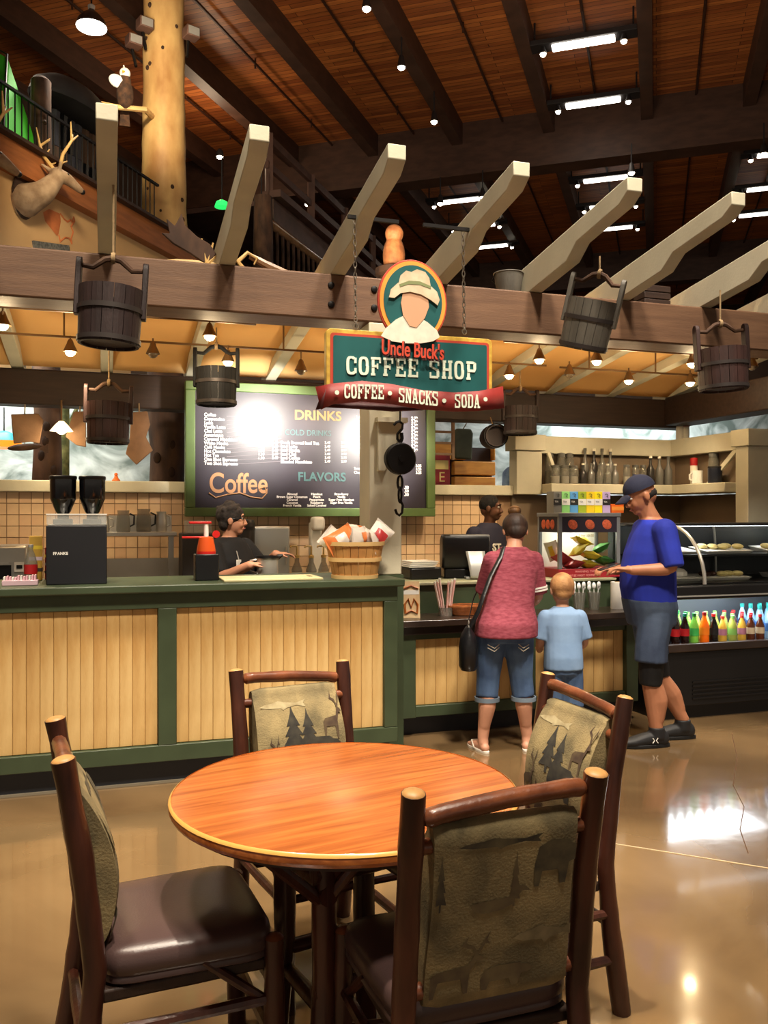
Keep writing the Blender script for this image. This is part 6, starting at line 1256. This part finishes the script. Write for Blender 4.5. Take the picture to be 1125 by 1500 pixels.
# ---- barista
RP = PY(335, 900, 6.2); RP.z = 0; bar = thing('person', 'barista in black T-shirt with glasses and name badge, holding a pitcher', 'person', RP, R(42))
sk = skin('pink', (204, 146, 116)); mb = MB()
torso(mb, [(0, .0, .82, .17, .13), (0, .0, .95, .17, .14), (0, -.0, 1.08, .165, .14), (0, -.01, 1.17, .175, .135), (0, .0, 1.25, .17, .11), (0, .0, 1.305, .125, .085), (0, .0, 1.345, .062, .056)])
limb(mb, [(0, .0, 1.32), (0, -.015, 1.37), (0, -.02, 1.4)], [.056, .05, .05]); HR = RZ(40); Hr = headpts(mb, (0, -.03, 1.465), HR, .97)
w1 = Matrix.Rotation(R(-42), 3, 'Z') @ (PY(366, 828, 5.78)-RP); w2 = Matrix.Rotation(R(-42), 3, 'Z') @ (PY(404, 812, 5.95)-RP)
limb(mb, [(-.185, .0, 1.26), (-.2, -.1, 1.06), w1-Vector((0, 0, 0))], [.056, .046, .031]); dr = Matrix.Rotation(R(-42), 3, 'Z') @ Vector((1, .1, .15)); hand(mb, w1, dr, (0, 0, 1), Matrix.Rotation(R(-42), 3, 'Z') @ Vector((0, -1, .3)), .9, 55)
limb(mb, [(.185, .0, 1.26), (.27, -.1, 1.1), w2], [.056, .046, .031]); hand(mb, w2, Matrix.Rotation(R(-42), 3, 'Z') @ Vector((1, 0, .05)), (0, 0, 1), Matrix.Rotation(R(-42), 3, 'Z') @ Vector((0, -1, 0)), .9, 22)
for s_ in (-1, 1): limb(mb, [(s_*.085, 0, .86), (s_*.09, -.02, .46), (s_*.09, .02, .09)], [.09, .058, .038]); foot(mb, (s_*.09, .02, .09), s_*8)
remesh(mb, 'body', sk, bar, .006, 4); face(Hr, HR, .97, bar, MATS['lip_rose'], MATS['brow_dark'])
mb = MB(); torso(mb, [(0, .0, .80, .2, .165), (0, .0, .95, .195, .165), (0, .0, 1.08, .187, .162), (0, -.01, 1.17, .194, .155), (0, .0, 1.25, .188, .128), (0, .0, 1.315, .135, .1), (0, .0, 1.345, .078, .07)])
limb(mb, [(-.175, .0, 1.26), (-.2, -.09, 1.09)], [.078, .066], end=False); limb(mb, [(.175, .0, 1.26), (.262, -.09, 1.12)], [.078, .066], end=False); bs = remesh(mb, 'shirt', M('shirt_black', (20, 20, 23), .8, bump=.2, bscale=12), bar, .0085)
MB().box(-.1, -.158, 1.12, -.05, -.152, 1.19).build('name_badge', m_plain, bs, .003); MB().tube([(-.075, -.155, 1.19), (-.07, -.13, 1.25)], .004, 6).build('badge_clip', m_steel, bs)
mb = MB(); torso(mb, [(0, 0, .78, .175, .135), (0, 0, .92, .18, .145)]); [limb(mb, [(s_*.085, 0, .83), (s_*.09, -.01, .46), (s_*.09, .02, .1)], [.105, .075, .06]) for s_ in (-1, 1)]; remesh(mb, 'trousers', MATS['trousers_black'], bar, .009)
mb = MB(); mb.sphere(Hr((0, .018, .04)), 1, 18, 12, (.084, .1, .09), HR.to_4x4()); mb.sphere(Hr((0, .055, -.02)), 1, 14, 10, (.064, .045, .06), HR.to_4x4())
for i in range(26): a = R(random.uniform(0, 360)); e = R(random.uniform(10, 85)); mb.sphere(Hr((math.cos(a)*.076*math.cos(e), .02+math.sin(a)*.09*math.cos(e), .045+.085*math.sin(e))), .02, 8, 6)
remesh(mb, 'hair', M('hair_short_dark', (30, 24, 22), .8, rgb2=(64, 56, 52), vscale=30, bump=.4, bscale=60), bar, .006, 2)
gl_ = M('glasses_black', (16, 15, 16), .3)
gs = MB()
for s_ in (-1, 1): gs.tube([Hr((s_*.032+.022*math.cos(a), -.088, .01+.016*math.sin(a))) for a in [2*PI*j/12 for j in range(13)]], .0022, 6, False); gs.tube([Hr((s_*.054, -.085, .014)), Hr((s_*.078, -.03, .014)), Hr((s_*.08, .02, .008))], .0022, 6)
gs.tube([Hr((-.01, -.09, .014)), Hr((.01, -.09, .014))], .0022, 6); gs.build('glasses', gl_, bar)
pt_ = PY(392, 845, 5.8); pt = thing('steel_pitcher', 'steel milk pitcher with black rim in the hand of the barista', 'pitcher', (pt_.x, pt_.y, 1.075))
MB().lathe([(.068, 0), (.072, .01), (.07, .1), (.076, .14), (.072, .14), (.066, .1), (.066, .02)], 24).build('body', M('pitcher_frost', (186, 182, 172), .35, metal=.5), pt); MB().ring([(.074, .136), (.081, .136), (.081, .15), (.074, .15)], 24).build('rim', m_black, pt)
MB().tube([(-.074, 0, .125), (-.115, 0, .12), (-.12, 0, .05), (-.07, 0, .03)], .008, 8).build('handle', m_steel, pt); MB().tube([(.07, 0, .14), (.105, 0, .155)], [.02, .008], 8).build('spout', m_black, pt)
# ------------------------------------------------------------------ things seen through the gap behind the shop
def mural_mat():
    m = M('mural_peaks', (232, 238, 232), .7, rgb2=(120, 132, 124), vscale=2.2, detail=10, dist=1.6); return m
for x0, x1, nm, lab in ((-4.2, 1.2, 'wall_mural', 0), (3.6, 10.5, 'wall_mural_far', 0)):
    struct(nm, MB().box(x0, 9.6, 0, x1, 9.75, 2.95).build(nm, mural_mat()))
lamp('AREA', (-1, 8.5, 3.4), 80, (.95, 1, .95), 1.6, (-1, 9.6, 2.2), name='mural_light'); lamp('AREA', (6.2, 8.6, 3.4), 110, (.9, .98, 1), 1.6, (6.2, 9.6, 2.3), name='mural_light')
for px, w_, lab in ((68, 40, 'rough bark log post in the gap beside the tan hide'), (245, 56, 'broad knotty log post beside the menu board')):
    p = PY(px, 700, 8.3); t = thing('log_post', lab, 'post', (p.x, 8.3, 0)); r_ = w_/2*7.9/FPX
    MB().tube([(random.uniform(-.015, .015), 0, z*.3) for z in range(11)], [r_*random.uniform(.9, 1.1) for z in range(11)], 14).build('log', m_bark, t)
    for k in range(4): MB().sphere((random.uniform(-.6, .6)*r_, -r_*.85, 1.9+.13*k), .035, 8, 6, (1, .5, 1.5)).build('knot', m_knot, t)
p = PY(93, 690, 8.6); t = thing('birch_trunk', 'slim pale mossy trunk behind the lamp', 'tree trunk', (p.x, 8.6, 0)); MB().tube([(0, 0, z*.3) for z in range(10)], .055, 10).build('trunk', M('moss', (150, 150, 96), .9, rgb2=(90, 96, 60), vscale=14), t); MB().tube([(0, 0, 2.2), (.15, 0, 2.6)], [.03, .015], 8).build('branch', MATS['moss'], t)
m_hide = M('hide_tan', (136, 102, 74), .9, rgb2=(106, 78, 54), vscale=4, bump=.2)
def hide(poly, Y, lab, name='hanging_hide', mat=None):
    c = PY(*poly[0], Y); t = thing(name, lab, 'hide', (c.x, Y, c.z)); pts = [(PY(x, y, Y).x-c.x, PY(x, y, Y).z-c.z) for x, y in poly]
    MB().prism(pts, -.012, .012, lambda a, b, q: Vector((a, q+.02*math.sin(a*18), b))).build('skin', mat or m_hide, t, .008)
    MB().tube([(pts[1][0]*.5, 0, pts[0][1]-.01), (pts[1][0]*.5, .05, 2.44-c.z)], .006, 6).build('lace', m_rope, t)
hide([(16, 607), (56, 606), (64, 616), (58, 650), (45, 647), (20, 650), (18, 630)], 7.48, 'square tan hide hung from the rear beam')
hide([(108, 603), (126, 602), (126, 655), (112, 652), (96, 640)], 7.48, 'narrow tan hide half behind the reddish bucket')
hide([(192, 604), (216, 602), (220, 622), (214, 640), (224, 660), (200, 681), (184, 665), (190, 640)], 7.44, 'boot-shaped pale hide hanging beside the reddish bucket')
p = PY(36, 655, 8.0); t = thing('fur_pelt', 'dark dried fish hanging under the square hide', 'fish', p); MB().sphere((0, 0, 0), .14, 14, 8, (1, .25, .22), Matrix.Rotation(R(-6), 4, 'Y')).build('body', m_bark, t); MB().prism([(0, 0), (.07, .04), (.07, -.04)], -.008, .008, lambda a, b, q: Vector((.12+a, q, b-.012))).build('tail', m_bark, t); MB().tube([(0, 0, .03), (0, 0, 2.42-p.z)], .004, 6).build('cord', m_rope, t)
p = PY(6, 648, 8.2); t = thing('glass_lamp', 'stained glass lamp in teal and orange at the gap end', 'lamp', p); MB().lathe([(.03, .1), (.1, .07), (.14, .01)], 16).build('upper_shade', M('glass_teal', (70, 170, 180), .3, emit=.6), t); MB().lathe([(.14, .01), (.17, -.05), (.16, -.05)], 16).build('lower_shade', M('glass_orange', (246, 130, 30), .3, emit=1.2), t); MB().tube([(0, 0, .1), (0, 0, 2.45-p.z)], .006, 6).build('cord', m_black, t)
p = PY(170, 700, 7.56); t = thing('small_figurine', 'tiny orange figurine standing on the back wall ledge', 'figurine', (p.x, 7.55, 1.785)); MB().lathe([(.03, 0), (.035, .01), (.018, .03), (.014, .045)], 12).build('base', M('fig_orange', (230, 110, 40), .5), t); MB().sphere((0, 0, .058), .015, 10, 8).build('head', MATS['fig_orange'], t)
# cabin front behind the till
m_pl = M('orange_plank', (214, 148, 56), .55, rgb2=(186, 116, 40), vscale=4, stretch=(1, 1, 5), bump=.15)
a = PY(636, 700, 9.2); b = PY(726, 700, 9.2); t = thing('cabin_wall', 'wall of broad orange-yellow planks with a dark opening, behind the till', 'cabin wall', (a.x, 9.2, 0)); W_ = b.x-a.x
for z0, z1, x0, x1 in ((2.15, 2.33, -.05, .42), (2.15, 2.33, .75, W_), (1.97, 2.13, .25, W_), (1.78, 1.95, .25, W_), (1.4, 1.76, W_-.3, W_), (0, 1.38, -.05, W_)):
    MB().box(x0, 0, z0, x1, .1, z1).build('plank', m_pl, t, .01)
MB().box(-.05, .1, 0, W_, .14, 2.3).build('backing', m_dkwood, t)
t = thing('red_poster', 'small red poster with cream block on the planks by the menu board', 'poster', PY(647, 690, 9.0)); MB().box(-.12, 0, -.2, .1, .02, .2).build('sheet', M('poster_red', (150, 40, 40), .6), t); MB().box(-.1, -.004, .02, .08, 0, .12).build('cream_block', M('poster_cream', (220, 190, 110), .6), t)
text('poster_text', 'E', .16, M('poster_cream2', (230, 200, 120), .6), t, (-.04, -.005, -.12), (PI/2, 0, 0), .001)
p = PY(651, 655, 8.6); t = thing('wooden_ladder', 'small pale wooden ladder hanging above the orange planks', 'ladder', (p.x, 8.6, 2.1))
for x in (-.14, .1): MB().bar((x, 0, 0), (x, 0, .5), .03, .03, (0, 1, 0)).build('rail', m_lograil, t)
for k in range(4): MB().bar((-.14, 0, .06+.12*k), (.1, 0, .06+.12*k), .025, .025).build('rung', m_lograil, t)
MB().tube([(0, 0, .45), (0, -.9, .46)], .005, 6).build('cord', m_rope, t)
p = PY(678, 672, 8.7); t = thing('canvas_sack', 'drab green canvas sack hanging before the orange planks', 'sack', p); MB().prism([(-.1, 0), (.1, -.01), (.115, .28), (.09, .33), (-.08, .33), (-.11, .28)], -.03, .03, lambda a, b, q: Vector((a, q, b))).build('bag', M('sack_green', (66, 68, 52), .9, var=.2, vscale=6), t, .02, 3); MB().tube([(0, 0, .32), (0, -.1, 2.5-p.z)], .006, 6).build('cord', m_rope, t)
p = PY(748, 712, 7.9); t = thing('blue_jacket', 'pale blue jacket hanging beside the shelf post', 'jacket', p); MB().prism([(-.09, -.1), (.1, -.1), (.11, .1), (.06, .19), (-.02, .2), (-.08, .14)], -.05, .05, lambda a, b, q: Vector((a, q, b))).build('cloth', M('jacket_blue', (90, 120, 170), .7, rgb2=(150, 180, 220), vscale=10, bump=.4, bscale=12), t, .03, 3); MB().tube([(.02, 0, .19), (.02, 0, 2.45-p.z)], .005, 6).build('hook', m_blackm, t)
# dark store interior beyond, for depth
struct('wall_store', MB().box(-6, 12.5, 0, 12, 12.7, 4.8).build('wall_store', M('store_dark', (74, 56, 42), .8, var=.4, vscale=1.2)))
# ------------------------------------------------------------------ deer mounts on the mezzanine wall
m_fur = M('deer_fur', (176, 150, 120), .9, rgb2=(138, 112, 86), vscale=6, bump=.3, bscale=60); m_ant = M('antler', (206, 168, 104), .5, var=.2, vscale=12); m_furw = M('deer_pale', (206, 190, 164), .9)
def deer(px, py, Zoff, lab, sc=1):
    k = (px-CXP)/FPX; Z = 6.98/(.302-.953*k); p = PD(px, py, Z); t = thing('deer_mount', lab, 'deer mount', p, -HD+PI, 'deer mounts on the mezzanine wall')
    # local: wall normal = -Y after turn; EV direction is out of the wall
    out_ = Vector((-1, 0, 0)); al = Vector((0, -1, 0))
    t.rotation_euler = (0, 0, PI/2-HD); ex = Vector((0, -1, 0)); ux = Vector((1, 0, 0))     # out of wall, along the wall
    def L(a, o, z): return (ux*a+ex*o)*sc+Vector((0, 0, z*sc))
    MB().lathe([(.21, 0), (.23, .015), (.22, .035), (.15, .045)], 24, (0, 0, 0), Matrix.Rotation(PI/2, 4, 'X') @ Matrix.Diagonal((.8, 1.15, 1, 1))).build('plaque', m_dkwood, t)
    mb = MB(); limb(mb, [L(0, .03, -.05), L(.1, .2, .05), L(.24, .3, .28)], [.19*sc, .14*sc, .085*sc]); limb(mb, [L(.22, .3, .3), L(.34, .35, .29), L(.5, .42, .2)], [.085*sc, .07*sc, .04*sc])
    for s_ in (-1, 1): limb(mb, [L(.19, .3+s_*.06, .34), L(.12, .3+s_*.13, .40)], [.03*sc, .018*sc])
    bd_ = remesh(mb, 'head', m_fur, t, .016, 4); MB().sphere(L(.52, .43, .19), .032*sc, 10, 8).build('nose', m_black, bd_); MB().sphere(L(.3, .39, .32), .018*sc, 8, 6).build('eye', m_black, bd_)
    for s_ in (-1, 1):
        b = L(.22, .3+s_*.035, .36); an = MB()
        beam_ = [b, L(.16, .3+s_*.13, .5), L(.2, .3+s_*.22, .66), L(.34, .3+s_*.2, .78)]; an.tube(beam_, [.022*sc, .02*sc, .016*sc, .007*sc], 8)
        for st, e in ((1, (.24, .3+s_*.12, .62)), (2, (.16, .3+s_*.24, .86)), (2, (.3, .3+s_*.16, .78))): an.tube([beam_[st], L(*e)], [.015*sc, .006*sc], 6)
        an.tube([b.lerp(beam_[1], .4), L(.3, .3+s_*.08, .48)], [.014*sc, .006*sc], 6)
        an.build('antler', m_ant, t)
deer(33, 288, 0, 'deer head mount with branching antlers on the tan wall above the map')
deer(-80, 262, 0, 'pale deer head mount cut by the frame edge, near the green tent', 1.05)
# ------------------------------------------------------------------ mezzanine clutter
def mez(px, py, v=-7.6): k = (px-CXP)/FPX; Z = -v/(.302-.953*k); return PD(px, py, Z)
p = mez(0, 175, -7.55); p.z = 5.72; t = thing('camping_tent', 'bright green camping tent on the mezzanine behind the iron railing', 'tent', p, -HD)
MB().add([(-.4, -.35, 0), (.36, -.35, 0), (.36, .4, 0), (-.4, .4, 0), (-.2, .0, 1.5), (.12, .0, 1.3)], [(0, 1, 5, 4), (1, 2, 5), (2, 3, 4, 5), (3, 0, 4), (3, 2, 1, 0)]).build('canopy', M('tent_green', (70, 206, 50), .6), t, .03, 3)
MB().tube([(-.4, -.37, 0), (-.2, -.02, 1.52), (.12, -.02, 1.32), (.36, -.37, 0)], .015, 6).build('pole', m_black, t)
p = mez(60, 150, -7.25); p.z = 5.72; t = thing('log_stub', 'short log post standing by the tent', 'post', p); MB().tube([(0, 0, 0), (0, 0, .7), (0, 0, 1.15), (0, 0, 1.2)], [.13, .12, .12, .06], 12).build('log', m_bark, t); MB().sphere((.05, -.11, .6), .03, 8, 6).build('knot', m_knot, t)
p = mez(108, 220, -8.1); p.z = 5.72; t = thing('clothes_rack', 'dark clothes rack with rows of hangers and a black domed cover', 'clothes rack', p, -HD+R(90))
for x in (-.75, .75): MB().tube([(x, 0, 0), (x, 0, 1.75)], .03, 8).build('upright', m_blackm, t)
for z in (1.0, 1.5): 
    MB().tube([(-.75, 0, z), (.75, 0, z)], .025, 8).build('rail', m_blackm, t)
    for k in range(9): x = -.65+.16*k; MB().add([(x, -.2, z-.6), (x, .2, z-.6), (x, .22, z-.12), (x, 0, z-.04), (x, -.22, z-.12), (x+.07, -.2, z-.6), (x+.07, .2, z-.6), (x+.07, .22, z-.12), (x+.07, 0, z-.04), (x+.07, -.22, z-.12)], [(0, 1, 2, 3, 4), (9, 8, 7, 6, 5), (0, 5, 6, 1), (1, 6, 7, 2), (2, 7, 8, 3), (3, 8, 9, 4), (4, 9, 5, 0)]).build('garment', random.choice((m_black, M('garment_grey', (50, 50, 56), .8), M('garment_brown', (70, 50, 36), .8))), t)
MB().lathe([(.75, 1.62), (.78, 1.66), (.7, 1.85), (.45, 2.0), (.05, 2.06)], 24, (0, 0, 0), Matrix.Diagonal((1.1, .5, 1, 1))).build('domed_cover', M('cover_black', (44, 42, 42), .7, var=.3, vscale=3), t)
# bird on a branch near the trunk
p = PD(183, 128, 13.2); t = thing('mounted_eagle', 'mounted white-headed bird with brown body perched on a pale branch by the trunk', 'bird', p)
mb = MB(); mb.sphere((0, 0, -.12), 1, 14, 10, (.13, .16, .24)); mb.tube([(0, 0, .05), (0, -.03, .16)], [.1, .08], 12); bdy = remesh(mb, 'body', M('feather_brown', (84, 56, 36), .9, rgb2=(50, 34, 24), vscale=12, bump=.4), t, .015, 3)
mb = MB(); mb.sphere((0, -.03, .2), .085, 12, 8); mb.tube([(0, -.03, .2), (-.02, -.03, .33)], [.03, .012], 8); mb.sphere((-.12, -.06, .05), 1, 12, 8, (.13, .05, .1), Matrix.Rotation(R(30), 4, 'Y')); remesh(mb, 'white_plumage', m_plain, t, .012, 3)
MB().tube([(-.02, -.1, .19), (-.03, -.15, .17), (-.03, -.16, .14)], [.022, .014, .004], 8).build('beak', M('beak_yellow', (226, 170, 50), .5), t)
MB().prism([(-.06, -.3), (.06, -.3), (.08, -.55), (-.08, -.55)], 0, .03, lambda a, b, q: Vector((a, .1+q, b))).build('tail', MATS['feather_brown'], t)
MB().tube([(-.55, 0, -.28), (-.1, -.02, -.33), (.3, 0, -.3), ((tp-p).x*.8, (tp-p).y*.8, -.25)], [.03, .04, .045, .05], 8).build('branch', m_log, t)
# moose antlers and twisted antler on the beam
for px, lab, s_ in ((288, 'broad dark moose antler resting on the front beam by the second rafter', 1), (372, 'curved antler and driftwood piece lying on the front beam past the second rafter', -1)):
    c = PY(px, 392, 5.36); c.z = 3.01; t = thing('shed_antler', lab, 'antler', c)
    if s_ > 0:
        MB().tube([(.14, 0, .02), (.06, .02, .035), (-.12, 0, .03), (-.26, 0, .02)], [.025, .03, .022, .01], 8).build('shaft', m_ant, t)
        MB().prism([(.0, .03), (.06, .1), (.02, .16), (-.06, .2), (-.13, .26), (-.15, .33), (-.19, .25), (-.24, .29), (-.22, .2), (-.27, .2), (-.2, .14), (-.1, .09)], -.012, .012, lambda a, b, q: Vector((a+.06, q, b))).build('palm', m_bark, t, .006)
        for e in ((.1, .17), (.03, .19), (.14, .12)): MB().tube([(.06, 0, .03), (e[0], 0, e[1])], [.018, .005], 6).build('tine', m_ant, t)
    else:
        MB().tube([(-.06, 0, .02), (-.1, 0, .07), (-.04, .0, .13), (.02, 0, .1), (.0, 0, .06)], [.018, .016, .012, .01, .005], 8).build('curl', m_ant, t); MB().tube([(-.02, .03, .12), (.1, .04, .07), (.26, .04, .02)], [.02, .028, .02], 8).build('driftwood', m_lograil, t)
# totem with carved bird above the sign
p = PD(577, 395, 9.0); t = thing('carved_totem', 'carved wooden owl on a post rising behind the sign medallion', 'carving', (p.x, p.y, 0))
MB().tube([(0, 0, 0), (0, 0, 3.4), (0, 0, 4.02)], [.16, .15, .15], 12).build('post', m_bark, t)
mb = MB(); mb.sphere((0, 0, 4.22), 1, 14, 10, (.12, .12, .22)); mb.sphere((0, -.01, 4.45), 1, 12, 8, (.1, .1, .1)); remesh(mb, 'carved_bird', M('carving_tan', (176, 112, 64), .7, rgb2=(130, 78, 42), vscale=10, bump=.4), t, .014, 3); MB().lathe([(.17, 4.0), (.2, 4.02), (.2, 4.08), (.15, 4.1)], 14).build('perch', m_bark, t)
